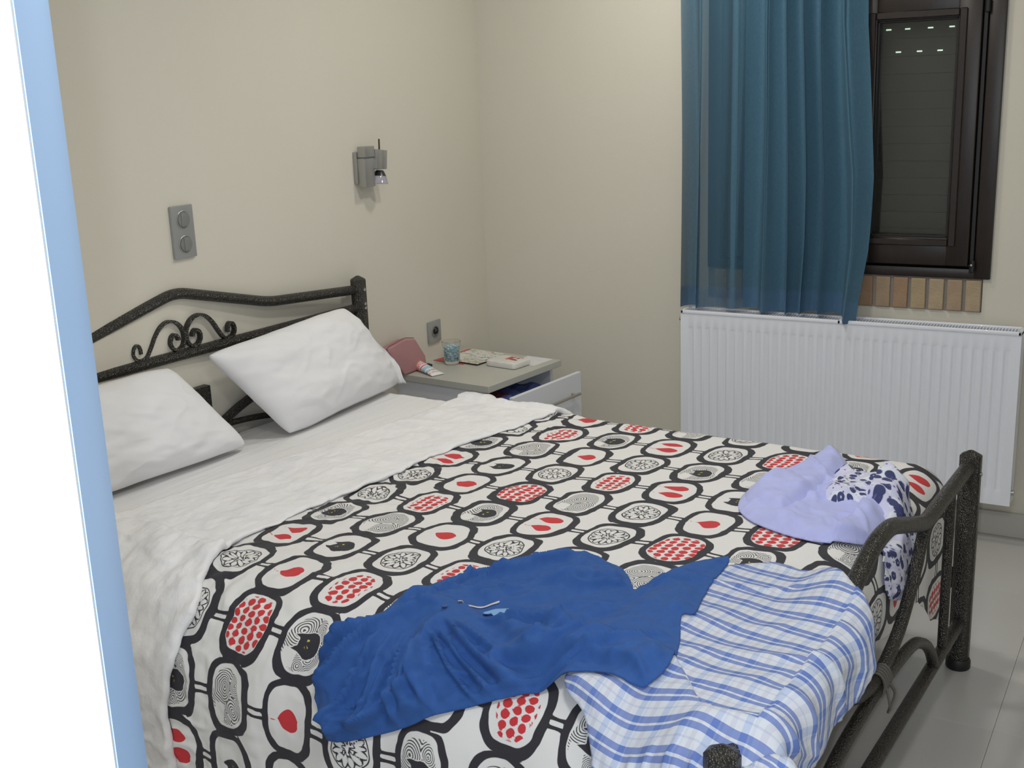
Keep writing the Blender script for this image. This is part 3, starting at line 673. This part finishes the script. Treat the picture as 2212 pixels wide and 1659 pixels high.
# lean of the ovals
wx2=wx+.05*(rd(3)-.5)*wy*2; 
ao=.395+.03*(rd(1)-.5); outer=se(wx2,wy,ao,.52+0*x,2.9); inner=se(wx2+.016*(rd(8)-.2),wy+.014,ao-.100,.410+.03*(rd(2)-.5),2.9)
ring=np.maximum(outer,-inner)
# fillets where neighbouring ovals touch
xe=np.abs(wx2); ye=.5-np.abs(wy); fil=(xe-(.075+ye*1.4+0*xe))*P_*.6; fil=np.maximum(fil,(ye-.10)*P_); ring=np.minimum(ring,np.maximum(fil,-inner))
# trunks: two lines between crowns along the bed
xt=X-np.floor(X); ytr=Y-j+.14*(_h(np.floor(X).astype(int),j,44)-.35)*(X-np.floor(X)-.5)*2+.012*fbm(X*4,Y*4,45,2)
tw=.021+.010*np.abs(xt-.5)*4
tr=np.minimum(np.abs(ytr-.045-.03*np.abs(xt-.5)),np.abs(ytr+.055+.02*np.abs(xt-.5)))-tw
tr=np.maximum(tr,(np.abs(xt-.5)-.16)); ring=np.minimum(ring,tr*P_)
black=ring
BIG=.05
# drops
def drop(x,y,L,W,fat=0):   # tip towards -x
    q=np.clip((x+L*.55)/(L),0,1); w_=W*np.sin(PI*np.clip(q,0,1)**1.25)**.75
    d=np.abs(y)-w_+np.where((x<-L*.55)|(x>L*.45),.06,0)
    notch=(.028-np.hypot(x-L*.47,y*1.0)); stem=np.maximum(np.abs(y-.02*np.sin(x*20))-.008,np.maximum(x+L*.45,-(x+L*.95)))
    return np.minimum(np.maximum(d,notch),stem)
red=np.full(s.shape,1.)
m=ty==5; red=np.where(m,drop(wx-.02,wy-.03*(rd(5)-.5),.33,.15),red)
m=ty==3; red=np.where(m,np.minimum(drop(wx-.0,wy+.17,.40,.105),drop(wx-.04,wy-.13,.38,.11)),red)
m=ty==1
big=rd(7)>.5; reg=np.where(big,se(wx2,wy,ao-.10,.40,2.6),se(wx2,wy,.24+0*x,.34+0*x,2.6))
gx_=wx/.132; gy_=wy/.118; row=np.floor(gx_+.5); gy2=gy_+.5*(row%2); cxx=gx_-row; cyy=gy2-np.floor(gy2+.5)
hr=np.hypot(cxx*.132*.9,cyy*.118)-.050; ht=np.maximum(np.abs(cyy*.118)-.006,np.abs(cxx*.132+.055)-.018)
tip=np.maximum(np.abs(cyy*.118)-(.035+(cxx*.132+.0)*.7),-(cxx*.132+.055)); tip=np.maximum(tip,cxx*.132)
hh_=np.minimum(np.minimum(hr,ht),tip)
red=np.where(m,np.maximum(hh_,reg/P_),red); red=red*P_
# flower
th=np.arctan2(wy,wx)+rd(11)*6; r=np.hypot(wx*1.05,wy*.92)*(1+.05*np.sin(3*th+rd(12)*6)); RF=.262
npet=13.; ph=th/(2*PI)*npet; kk=np.floor(ph+.5); dphi=(ph-kk)/npet*2*PI
inner_r=np.where(kk%2==0,.025,.085); tq=np.clip((r-inner_r)/(RF*.94-inner_r),0,1)
hw=.70*(.020+.062*r/RF)*np.sin(PI*np.clip(tq,0,1)**.85)**.6; pet=(hw-np.abs(dphi)*r); pet=np.where(r<inner_r,-.02,pet)
isfl=ty==0
pet=np.where(isfl&(r<RF*.985),pet*P_,-BIG); circ=np.where(isfl,(r-RF)*P_,BIG)
# swirls
isc=(ty==4)|(ty==2)
C1=[(-.12,-.14),(.10,.16),(-.02,.30),(.13,-.22)]; dist=None
ws=.03*np.sin(7*x+9*y+rd(21)*6)+.025*fbm(X*5,Y*5,55,2)
for q,(a_,b_) in enumerate(C1):
    sc_=(.85,1.0,1.25,1.3)[q]; d_=np.hypot(wx-a_-.06*(rd(22+q)-.5),(wy-b_)*.85)*sc_+ws*.7
    dist=d_ if dist is None else np.minimum(dist,d_)
phs=dist*P_/.0042
mk=np.where(isc,se(wx+.02,wy,.265+.02*np.sin(9*y),.37+0*x,2.4),BIG); 
hole=np.maximum(np.abs(wx+.17)-.09,np.abs(wy-.22)-.12)*P_; mk=np.maximum(mk,-hole)
# cats
isk=(ty==2)|(ty==6); cx_=wx-.04;cy_=wy-.02
head=np.maximum(np.hypot(cx_/.15,cy_/.17)-1,-9)*.15
ear=lambda yy_: np.maximum(np.abs(cy_-yy_)-.055*np.clip((cx_+.23)/.14,0,1),np.maximum(-(cx_+.23),cx_+.05))
fur=.010*np.abs(((np.arctan2(cy_,cx_)*9/PI)%1)-.5)
cat=np.minimum(head-fur,np.minimum(ear(-.09),ear(.09)))
black=np.minimum(black,np.where(isk,cat*P_,BIG)); mk=np.where(isk,np.maximum(mk,-cat*P_+.002),mk)
ey=np.minimum(np.hypot(cx_+.04,cy_-.045),np.hypot(cx_+.04,cy_+.045)); eye=np.where(isk,np.abs(ey-.020)-.006,BIG)*P_
for nme,arr in (('p_black',black),('p_red',red),('p_petal',pet),('p_circle',circ),('p_phase',phs),('p_mask',mk),('p_eye',eye)): attrf(me,nme,np.clip(arr,-60,60))
pm=bpy.data.materials.new('printed_cotton'); pm.use_nodes=True; Q=NT(pm); Q.b.inputs['Roughness'].default_value=.85; Q.b.inputs['Sheen Weight'].default_value=.08
WHT=(.79,.785,.78); BLK=(.028,.027,.036)
c=Q.mix(Q.m('MULTIPLY',Q.below(Q.attr('p_mask'),0,.0005),Q.m('GREATER_THAN',Q.m('SINE',Q.m('MULTIPLY',Q.attr('p_phase'),2*PI)),.30)),WHT,(.07,.07,.075))
c=Q.mix(Q.below(Q.m('ABSOLUTE',Q.attr('p_petal')),.0017,.0006),c,BLK)
c=Q.mix(Q.below(Q.m('ABSOLUTE',Q.attr('p_circle')),.0015,.0006),c,BLK)
c=Q.mix(Q.below(Q.attr('p_red'),0,.0005),c,(.60,.035,.045))
c=Q.mix(Q.below(Q.attr('p_black'),0,.0005),c,BLK)
c=Q.mix(Q.below(Q.attr('p_eye'),0,.0003),c,(.62,.60,.12))
Q.color(c); Q.bump(Q.noise(Q.obj(),700,2),.25,.001)
me.materials.append(pm); link('printed_cover',me,duv)
# turned-back lining: rises from the sheet, rolls over and ends in a soft rolled hem
liningm=bpy.data.materials.new('white_duvet_lining'); liningm.use_nodes=True; Q=NT(liningm); Q.b.inputs['Roughness'].default_value=.9; Q.b.inputs['Sheen Weight'].default_value=.1
Q.color(Q.mix(Q.m('MULTIPLY',Q.below(Q.noise(Q.obj(),9,4),.43,.03),.5),(.86,.855,.875),(.78,.78,.82)))
mp=Q.nt.nodes.new('ShaderNodeMapping'); mp.inputs['Scale'].default_value=(2.0,1,1.4); Q.nt.links.new(Q.obj(),mp.inputs[0]); Q.bump(Q.noise(mp.outputs[0],20,5),.5,.010)
nt_=520; K=90
tv=np.linspace(-.30,1.99,nt_)
sb=np.interp(tv,[-.30,0,.2,.6,1.0,1.37,1.6,2.0],[.44,.455,.47,.43,.375,.33,.31,.29])+.012*fbm(tv*5,tv*0+1,71,3)
sf=fold_s(tv)
kk=np.linspace(0,1,K); rows=[]
SSg,TTg=np.zeros((K,nt_)),np.zeros((K,nt_)); OO=np.zeros((K,nt_))
for q,k_ in enumerate(kk):
    if k_<.12:  a=k_/.12; s_=sb+.020*(1-math.sin(a*PI/2)) -.020; o_=-.012+.040*(1-math.cos(a*PI/2)); s_=sb+.022-.022*math.sin(min(a*1.0,1)*PI/2)
    elif k_<.90: a=(k_-.12)/.78; s_=sb+(sf-sb)*a; o_=.028-.004*a
    else: a=(k_-.90)/.10*PI; s_=sf+.010*math.sin(a); o_=.024-.011*(1-math.cos(a))
    SSg[q]=s_; TTg[q]=tv; OO[q]=o_
mid=sst(kk,.05,.25)[:,None]*(1-sst(kk,.93,1.0))[:,None]
wr=.010*fbm(SSg*11+1.2*fbm(TTg*4,SSg*4,5,2),TTg*9,91,3)+.009*(ridge(SSg*8+TTg*2,TTg*7,92)-.5)*vnoise(TTg*3,SSg*5,93)+.0055*fbm(SSg*28,TTg*22,94,2)
OO=OO+mid*wr+.004*sst(kk,.8,.95)[:,None]*fbm(TTg*14,SSg*0,95,2)
u0,v0,z0,n0,n1_,n2_=drape(SSg,TTg,*DUV); hh=OO+(duvet_h(SSg,TTg))*.6
U_,V_,Z_=u0+n0*hh,v0+n1_*hh,z0+n2_*hh
me=raw('turned_back_lining',np.stack([U_.ravel()-db[0],-(V_.ravel()-db[1]),Z_.ravel()-db[2]],1),gridF(K,nt_),liningm,True)
o=link('turned_back_lining',me,duv); o['label']='white underside of the duvet folded back across the bed'
# ---------------- clothes on the bed ----------------
def inpoly(px,py,poly):
    ins=np.zeros(px.shape,bool); n=len(poly)
    for a in range(n):
        x1_,y1_=poly[a];x2_,y2_=poly[(a+1)%n]
        c_=((y1_>py)!=(y2_>py)); 
        with np.errstate(divide='ignore',invalid='ignore'): xi=(x2_-x1_)*(py-y1_)/(y2_-y1_+1e-12)+x1_
        ins^=c_&(px<xi)
    return ins
def pdist(px,py,poly):
    best=np.full(px.shape,9.);bx=px.copy();by_=py.copy(); n=len(poly)
    for a in range(n):
        x1_,y1_=poly[a];x2_,y2_=poly[(a+1)%n]; dx_,dy_=x2_-x1_,y2_-y1_; l=dx_*dx_+dy_*dy_+1e-12
        k=np.clip(((px-x1_)*dx_+(py-y1_)*dy_)/l,0,1); qx,qy=x1_+k*dx_,y1_+k*dy_; d=np.hypot(px-qx,py-qy); mm=d<best
        best=np.where(mm,d,best);bx=np.where(mm,qx,bx);by_=np.where(mm,qy,by_)
    return best,bx,by_
def roundpoly(P,n=5):
    k=len(P); out=[]
    for i_ in range(k):
        a,b,c,d=[Vector((*P[(i_+q)%k],0)) for q in (-1,0,1,2)]
        for q in range(n):
            t_=q/n; v=.5*((2*b)+(c-a)*t_+(2*a-5*b+4*c-d)*t_*t_+(3*b-a-3*c+d)*t_**3); out.append((v.x,v.y))
    return out
def cloth(name,poly,fn,hfun,m_,step=.005,base=(1.5,1,.58),parent=None,thick=True,attrs=None,lift=.004):
    poly=roundpoly(poly,3)
    xs_=[p[0] for p in poly];ys_=[p[1] for p in poly]
    S,T_g=np.meshgrid(np.arange(min(xs_)-step,max(xs_)+2*step,step),np.arange(min(ys_)-step,max(ys_)+2*step,step),indexing='ij')
    n,m=S.shape; F=gridF(n,m); cs=S.ravel()[F].mean(1);ct=T_g.ravel()[F].mean(1); F=F[inpoly(cs,ct,poly)]
    s_=S.ravel().copy();t_=T_g.ravel().copy(); d,qx,qy=pdist(s_,t_,poly)
    cnt=np.bincount(F.ravel(),minlength=n*m); bd_=(cnt>0)&(cnt<4); s_[bd_]=qx[bd_];t_[bd_]=qy[bd_]; d=np.where(bd_,0,d)
    used=np.where(cnt>0)[0]; mp_=-np.ones(n*m,int); mp_[used]=np.arange(len(used)); F=mp_[F]; s_=s_[used];t_=t_[used];d=d[used]
    h=hfun(s_,t_,d)+lift
    u,v,z=fn(s_,t_,h)
    V=np.stack([u-base[0],-(v-base[1]),z-base[2]],1)
    # closing skirt round the border down to the surface, so that the cloth has a thickness
    me=raw(name,V,F,m_,True)
    if attrs: 
        x_,y_=attrs(s_,t_); attrv(me,'weave',x_,y_)
    o=bedlink(name,me,base,parent)
    if thick:
        md=o.modifiers.new('thick','SOLIDIFY'); md.thickness=.0025; md.offset=0
    return o,me
def shorts_h(s,t,d):
    e=sst(d,0,.03)
    w1=ridge(t*9.5+s*1.5+.8*fbm(s*4,t*4,3,2),s*3.2,401); w2=ridge(s*6+t*3,t*7,402)
    h=.006+.013*w1*(.35+.65*e)+.006*w2*e+.004*fbm(s*12,t*12,403,3)
    h=h+.016*sst(t,1.55,1.64)*ridge(s*26,t*10,404)
    return h
SHIRT=[(1.236,1.67),(1.2,1.61),(1.188,1.568),(1.194,1.532),(1.224,1.484),(1.266,1.43),(1.266,1.37),(1.278,1.298),(1.308,1.22),(1.34,1.15),(1.37,1.09),(1.40,1.066),(1.44,1.054),(1.488,1.04),(1.53,1.016),(1.596,1.04),(1.65,1.1),(1.662,1.118),(1.674,1.076),(1.716,1.01),(1.785,.922),(1.80,1.016),(1.818,1.124),(1.842,1.214),(1.820,1.226),(1.854,1.304),(1.884,1.388),(1.890,1.436),(1.872,1.476),(1.806,1.470),(1.764,1.472),(1.734,1.484),(1.692,1.496),(1.62,1.526),(1.542,1.568),(1.482,1.598),(1.434,1.628),(1.362,1.664),(1.296,1.690),(1.255,1.694)]
def shirt_h(s,t,d):
    e=sst(d,0,.035)
    # folds radiate from the gathered collar (1.36,1.36) towards the hem
    dx_,dy_=s-1.33,t-1.40; r_=np.hypot(dx_,dy_); an=np.arctan2(dy_,dx_)
    nk=1-.9*np.exp(-(((s-1.455)/.075)**2+((t-1.35)/.06)**2))
    w1=ridge(an*5.2+1.1*fbm(r_*6,an*3,3,2),r_*5.0,301)*sst(r_,.05,.14)*nk
    w2=ridge((s*.55+t*.83)*13+1.6*fbm(s*5,t*5,7,2),(s*.83-t*.55)*4.0,302)*nk; w3=ridge((s*.55+t*.83)*26+1.2*fbm(s*9,t*9,17,2),(s*.83-t*.55)*8,306)*nk
    h=.008+.030*w1**1.5*(.45+.55*e)+.026*w2**1.6*(.35+.65*e)+.010*w3**1.6+.005*fbm(s*9,t*9,303,3)*nk
    h=h+.030*np.exp(-((s-1.47)**2/.016+(t-1.13)**2/.004))+.020*np.exp(-((s-1.24)**2/.004+(t-1.52)**2/.012))
    h=h+.016*np.exp(-((s-1.34)**2+(t-1.36)**2)/.0016)*ridge(s*26,t*26,305)
    h=h-.012*np.exp(-((s-1.66)**2+(t-1.16)**2)/.0012)
    # open neck: a hollow with a rim
    nx,ny=s-1.43,t-1.345; q_=(nx*math.cos(-.75)-ny*math.sin(-.75)); p_=(nx*math.sin(-.75)+ny*math.cos(-.75)); el=np.hypot(q_/.085,p_/.026)
    h=h-.012*np.exp(-((q_+.02)/.075)**2-((p_+.012)/.017)**2)+.004*np.exp(-((q_)/.08)**2-((p_-.018)/.016)**2)
    return h*(.25+.75*e)
jm=bpy.data.materials.new('royal_blue_jersey'); jm.use_nodes=True; Q=NT(jm); Q.b.inputs['Roughness'].default_value=.9; Q.b.inputs['Sheen Weight'].default_value=.06; Q.b.inputs['Sheen Tint'].default_value=(.4,.6,1,1)
Q.color(Q.mix(Q.noise(Q.obj(),60,4),(.020,.082,.30),(.034,.115,.37))); Q.bump(Q.noise(Q.obj(),380,2),.3,.0012)
def over(s,t,h):          # duvet at the left, shorts mapping at the right: one smooth surface
    a=duvet(s,t,h); b=shorts(s,t,h*.7+shorts_h(s,t,np.full(np.shape(s),.2))+.007); k=sst(s,1.665,1.735)*sst(t,.84,.90)
    return tuple(x_*(1-k)+y_*k for x_,y_ in zip(a,b))
st,me=cloth('shirt',SHIRT,over,shirt_h,jm,.0036,(1.5,1.3,.58))
tag(st,'royal blue jersey shirt spread crumpled on the printed duvet','shirt')
def patch(name,c,rot,a,b,m_,par,hf,lift,base):
    n=14; gx,gy=np.meshgrid(np.linspace(-1,1,n),np.linspace(-1,1,n),indexing='ij')
    f=1-.10*(np.abs(gx)**4*np.abs(gy)**4); X_=gx*a*f;Y_=gy*b*f
    s_=c[0]+X_*math.cos(rot)-Y_*math.sin(rot);t_=c[1]+X_*math.sin(rot)+Y_*math.cos(rot)
    hc=hf(s_.ravel(),t_.ravel(),np.full(s_.size,.1)); 
    u,v,z=over(s_.ravel(),t_.ravel(),hc+lift)
    me=raw(name,np.stack([u-base[0],-(v-base[1]),z-base[2]],1),gridF(n,n),m_,True); o=link(name,me,par); md=o.modifiers.new('t','SOLIDIFY'); md.thickness=.001; return o
patch('neck_label',(1.478,1.345),-.62,.026,.014,mat('light_blue_label',(.22,.42,.75),.7,bump=(500,.4,.001)),st,shirt_h,.011,(1.5,1.3,.58))['label']='pale blue sewn neck label'
patch('neck_tape',(1.430,1.335),-.80,.042,.0028,mat('pale_tape',(.62,.60,.60),.8),st,shirt_h,.009,(1.5,1.3,.58))['label']='thin white tape inside the neck'
bu=duvet(np.array([1.392]),np.array([1.394]),shirt_h(np.array([1.392]),np.array([1.394]),np.array([.1]))+.008)
MB().lathe([(.0055,0),(.006,.001),(.006,.002),(.004,.0026),(.001,.002)],16,Matrix.Translation((bu[0][0]-1.5,-(bu[1][0]-1.3),bu[2][0]-.58))).build('button',mat('blue_button',(.03,.09,.26),.25),st,smooth=True)
SHORTS=[(1.74,1.04),(1.782,.958),(1.83,.912),(1.878,.880),(1.986,.930),(2.085,1.02),(2.13,1.055),(2.208,1.050),(2.225,1.10),(2.222,1.19),(2.218,1.28),(2.235,1.33),(2.225,1.41),(2.185,1.475),(2.15,1.53),(2.125,1.60),(2.04,1.68),(1.95,1.70),(1.866,1.66),(1.824,1.595),(1.785,1.54),(1.735,1.508),(1.72,1.46),(1.76,1.30),(1.75,1.148)]
pl=bpy.data.materials.new('blue_white_plaid'); pl.use_nodes=True; Q=NT(pl); Q.b.inputs['Roughness'].default_value=.9
wv=Q.sep(Q.attr('weave','Vector'))
def stripes(x,per,defs):
    f=Q.m('FRACT',Q.m('DIVIDE',x,per)); out=None
    for (a,b,k) in defs:
        q=Q.m('MULTIPLY',Q.m('MULTIPLY',Q.m('GREATER_THAN',f,a),Q.m('LESS_THAN',f,b)),k); out=q if out is None else Q.m('ADD',out,q)
    return out
hs=stripes(wv[1],.052,[(.02,.24,1.),(.32,.50,1.),(.72,.78,.22)])
vs=stripes(wv[0],.048,[(.05,.30,.55),(.36,.46,.22)]); vg=stripes(wv[0],.048,[(.62,.80,.55)])
c=Q.mix(Q.m('MULTIPLY',vs,.62),(.66,.70,.78),(.20,.35,.72)); c=Q.mix(Q.m('MULTIPLY',vg,.5),c,(.42,.42,.54))
c=Q.mix(Q.m('MULTIPLY',hs,Q.m('ADD',.80,Q.m('MULTIPLY',vs,.25))),c,(.105,.185,.52))
Q.color(c); Q.bump(Q.noise(Q.obj(),420,2),.3,.0012)
def weave(s,t): return s+.035*fbm(s*4,t*4,411,2)+.25*(t-1.2)*.4, t+.030*fbm(s*3.5,t*4,412,2)-.18*(s-1.9)+.22*np.maximum(0,t-1.3)*0
so,me=cloth('shorts',SHORTS,shorts,shorts_h,pl,.0048,(2.0,1.25,.60),attrs=weave)
tag(so,'blue and white plaid boxer shorts draped over the near foot corner of the bed','shorts')
# gathered waistband near the foot post
WBD=[(1.90,1.640),(1.96,1.655),(2.02,1.645),(2.085,1.605),(2.125,1.555),(2.160,1.545),(2.145,1.620),(2.06,1.695),(1.96,1.725),(1.89,1.695)]
o,me=cloth('waistband',WBD,lambda s,t,h:shorts(s,t,h),lambda s,t,d:.012+.012*ridge(s*40,t*40,421)+.012*sst(d,0,.015),pl,.0035,(2.0,1.25,.60),parent=so,attrs=lambda s,t:(s*1.6,t*1.6))
# purple top
lav=mat('lavender_jersey',(.48,.52,.90),.9,sheen=.2,bump=(300,.3,.0012),vary=(30,.05))
PUR=[(1.735,.085),(1.700,.146),(1.676,.296),(1.646,.404),(1.640,.482),(1.658,.566),(1.692,.62),(1.755,.668),(1.848,.700),(1.932,.694),(1.985,.640),(1.998,.572),(1.992,.458),(1.968,.404),(1.90,.344),(1.83,.254),(1.776,.152)]
pt=thing('lavender_top','crumpled lavender jersey top lying on the duvet near the foot rail','clothes',BW(1.8,.4,.585),BY)
def pur_h(s,t,d):
    e=sst(d,0,.05); return .006+e*(.018+.030*ridge(s*10+t*6+.9*fbm(s*4,t*4,5,2),t*4-s*2,501)**1.6+.010*ridge(s*20-t*8,t*14,503)**1.5+.007*fbm(s*8,t*8,502,3))+.008*sst(d,0,.015)
def PF(s,t,h): 
    return duvet(s,t,h)
o,me=cloth('lower_layer',PUR,PF,pur_h,lav,.0048,(1.8,.4,.585),parent=pt)
PFO=[(1.735,.085),(1.704,.14),(1.676,.296),(1.648,.404),(1.645,.482),(1.674,.560),(1.730,.60),(1.792,.618),(1.812,.53),(1.826,.42),(1.826,.33),(1.81,.21),(1.775,.12)]
def pf_h(s,t,d):
    e=sst(d,0,.045); return .010+e*(.050+.012*fbm(s*7,t*7,511,2)+.022*ridge(s*9-t*8,t*3+s*3,512)**1.6+.008*ridge(s*18+t*6,t*14,513)**1.5)+.018*sst(d,0,.010)
o,me=cloth('folded_over_layer',PFO,PF,pf_h,lav,.0048,(1.8,.4,.585),parent=pt)
# floral garment
fm_=bpy.data.materials.new('navy_floral_voile'); fm_.use_nodes=True; Q=NT(fm_); Q.b.inputs['Roughness'].default_value=.85
wv=Q.attr('weave','Vector')
vo=Q.nt.nodes.new('ShaderNodeTexVoronoi'); vo.inputs['Scale'].default_value=52; vo.inputs['Randomness'].default_value=.85; Q.nt.links.new(wv,vo.inputs['Vector'])
vo2=Q.nt.nodes.new('ShaderNodeTexVoronoi'); vo2.inputs['Scale'].default_value=95; Q.nt.links.new(wv,vo2.inputs['Vector'])
rr_=Q.sep(vo.outputs['Color'])[0]
c=Q.mix(Q.m('GREATER_THAN',rr_,.55),(.66,.66,.86),(.74,.77,.86))
c=Q.mix(Q.m('MULTIPLY',Q.below(vo.outputs['Distance'],.50,.03),Q.m('GREATER_THAN',rr_,.22)),c,(.05,.06,.17))
c=Q.mix(Q.m('MULTIPLY',Q.below(vo2.outputs['Distance'],.22,.03),Q.m('LESS_THAN',rr_,.8)),c,(.13,.12,.30))
c=Q.mix(Q.m('MULTIPLY',Q.below(vo.outputs['Distance'],.12,.03),Q.m('GREATER_THAN',rr_,.5)),c,(.60,.62,.78)); Q.color(c)
FLO=[(1.79,.20),(1.842,.225),(1.908,.255),(1.974,.30),(2.022,.35),(2.075,.38),(2.13,.44),(2.150,.53),(2.125,.61),(2.075,.645),(2.035,.625),(1.998,.572),(1.985,.50),(1.93,.455),(1.872,.485),(1.82,.46),(1.80,.35)]
def fl_h(s,t,d):
    e=sst(d,0,.04); k=1-sst(s,1.95,2.02); return .006+e*(.030*k+.010)+(.014*k+.007)*ridge(s*15,t*15,601)+.005*fbm(s*24,t*24,602,3)+.016*k*fbm(s*11,t*11,603,2)+.02*k*sst(d,0,.02)
fo,me=cloth('floral_blouse',FLO,PF,fl_h,fm_,.004,(1.95,.42,.59),attrs=lambda s,t:(s+.02*fbm(s*9,t*9,610,2),t+.02*fbm(s*9,t*9,611,2)))
tag(fo,'crumpled white and navy floral garment tucked by the lavender top at the foot rail','clothes')
# ---------------- pillows ----------------
def pillow(name,label,BLc,BRc,TLc,TRc,front,back,seed,par=None):
    n=90; a,b=np.meshgrid(np.linspace(-1,1,n),np.linspace(-1,1,n),indexing='ij')     # a: left->right, b: bottom->top
    c=[np.array(q,float) for q in (BLc,BRc,TLc,TRc)]
    # edges pull in between the corners
    crr=(np.abs(a)*np.abs(b))**5; pa=a*(1-.030*(1-b*b)*np.abs(a)**3-.045*crr)+.010*fbm(b*3+seed,a*2,730,2)*np.abs(a)**4; pb=b*(1-.045*(1-a*a)*np.abs(b)**3-.07*crr)+.018*fbm(a*3+seed,b*2,731,2)*np.abs(b)**4
    A=(pa+1)/2;B_=(pb+1)/2
    P=[(c[0][k]*(1-A)+c[1][k]*A)*(1-B_)+(c[2][k]*(1-A)+c[3][k]*A)*B_ for k in range(3)]
    nrm=np.cross(c[1]-c[0],c[2]-c[0]); nrm/=np.linalg.norm(nrm)
    if nrm[0]<0: nrm=-nrm
    bl_=((1-np.abs(a)**2.4)*(1-np.abs(b)**2.4)).clip(0)**.46
    edge=(1-np.maximum(np.abs(a),np.abs(b)))
    r1=fbm(a*2.2+seed,b*2.2,700+seed,3); pk_=ridge(a*1.6+b*.9+seed,b*1.9-a*.8,710+seed); crn=np.clip(np.abs(a)*np.abs(b),0,1)
    f_=front*bl_*(1+.10*r1)+.014*(pk_-.4)*sst(crn,.1,.6)*bl_+.004*ridge(a*3.2-b*2+seed,b*2+a,720+seed)*bl_+.006*r1*bl_
    g_=-back*bl_
    base=(float(P[0].mean()),float(P[1].mean()),float(min(P[2].min(),9)))
    V=[];
    for h in (f_,g_):
        V.append(np.stack([(P[0]+nrm[0]*h-base[0]).ravel(),-(P[1]+nrm[1]*h-base[1]).ravel(),(P[2]+nrm[2]*h-base[2]).ravel()],1))
    F=gridF(n,n); V=np.concatenate(V); F=np.concatenate([F,F[:,::-1]+n*n])
    # seal the border: reuse border vertices of the front
    me=raw(name,V,F,None,True); me.materials.append(par)
    bm=bmesh.new(); bm.from_mesh(me); bmesh.ops.remove_doubles(bm,verts=bm.verts[:],dist=.0004); bmesh.ops.recalc_face_normals(bm,faces=bm.faces[:]); bm.to_mesh(me); bm.free()
    me.polygons.foreach_set('use_smooth',np.ones(len(me.polygons),bool))
    o=link(name,me,None,BW(*base),BY); tag(o,label,'pillow'); return o
pim=mat('white_pillowcase',(.84,.84,.865),.9,sheen=.1,bump=(9,.2,.010))
pillow('pillow','plump white pillow leaning on the headboard, beside the nightstand',(.205,.600,.568),(.128,-.050,.572),(.075,.797,.860),(.060,.150,.892),.105,.015,3,pim)
pillow('pillow','white pillow propped on the left half of the headboard, partly behind the door edge',(.13,1.42,.57),(.175,.730,.572),(.06,1.52,.862),(.055,.905,.852),.095,.012,8,pim)

# loose open end of the right pillowcase, hanging past the pillow's right edge
n=40; a_,b_=np.meshgrid(np.linspace(0,1,n),np.linspace(0,1,n),indexing='ij')
ru=.062+.060*(1-b_)+.012*fbm(a_*4,b_*5,740,2)+.02*a_*(1-b_); rv=.150-.205*(1-b_)**1.0+.02-a_*(.075*np.sin(PI*np.clip(b_*.93+.05,0,1))+.012*fbm(b_*6,a_*0,741,2)); rz=.580+.300*b_-.055*a_*b_
base=(.1,.0,.7)
me=raw('pillowcase_flap',np.stack([ru.ravel(),-rv.ravel(),rz.ravel()],1),gridF(n,n),pim,True)
pB=[o for o in bpy.data.objects if o.name=='pillow'][0]
off=BO; M_=pB.matrix_basis.inverted()@(Matrix.Translation(BO)@Matrix.Rotation(BY,4,'Z')); me.transform(M_)
fo_=link('pillowcase_flap',me,pB); md=fo_.modifiers.new('t','SOLIDIFY'); md.thickness=.002
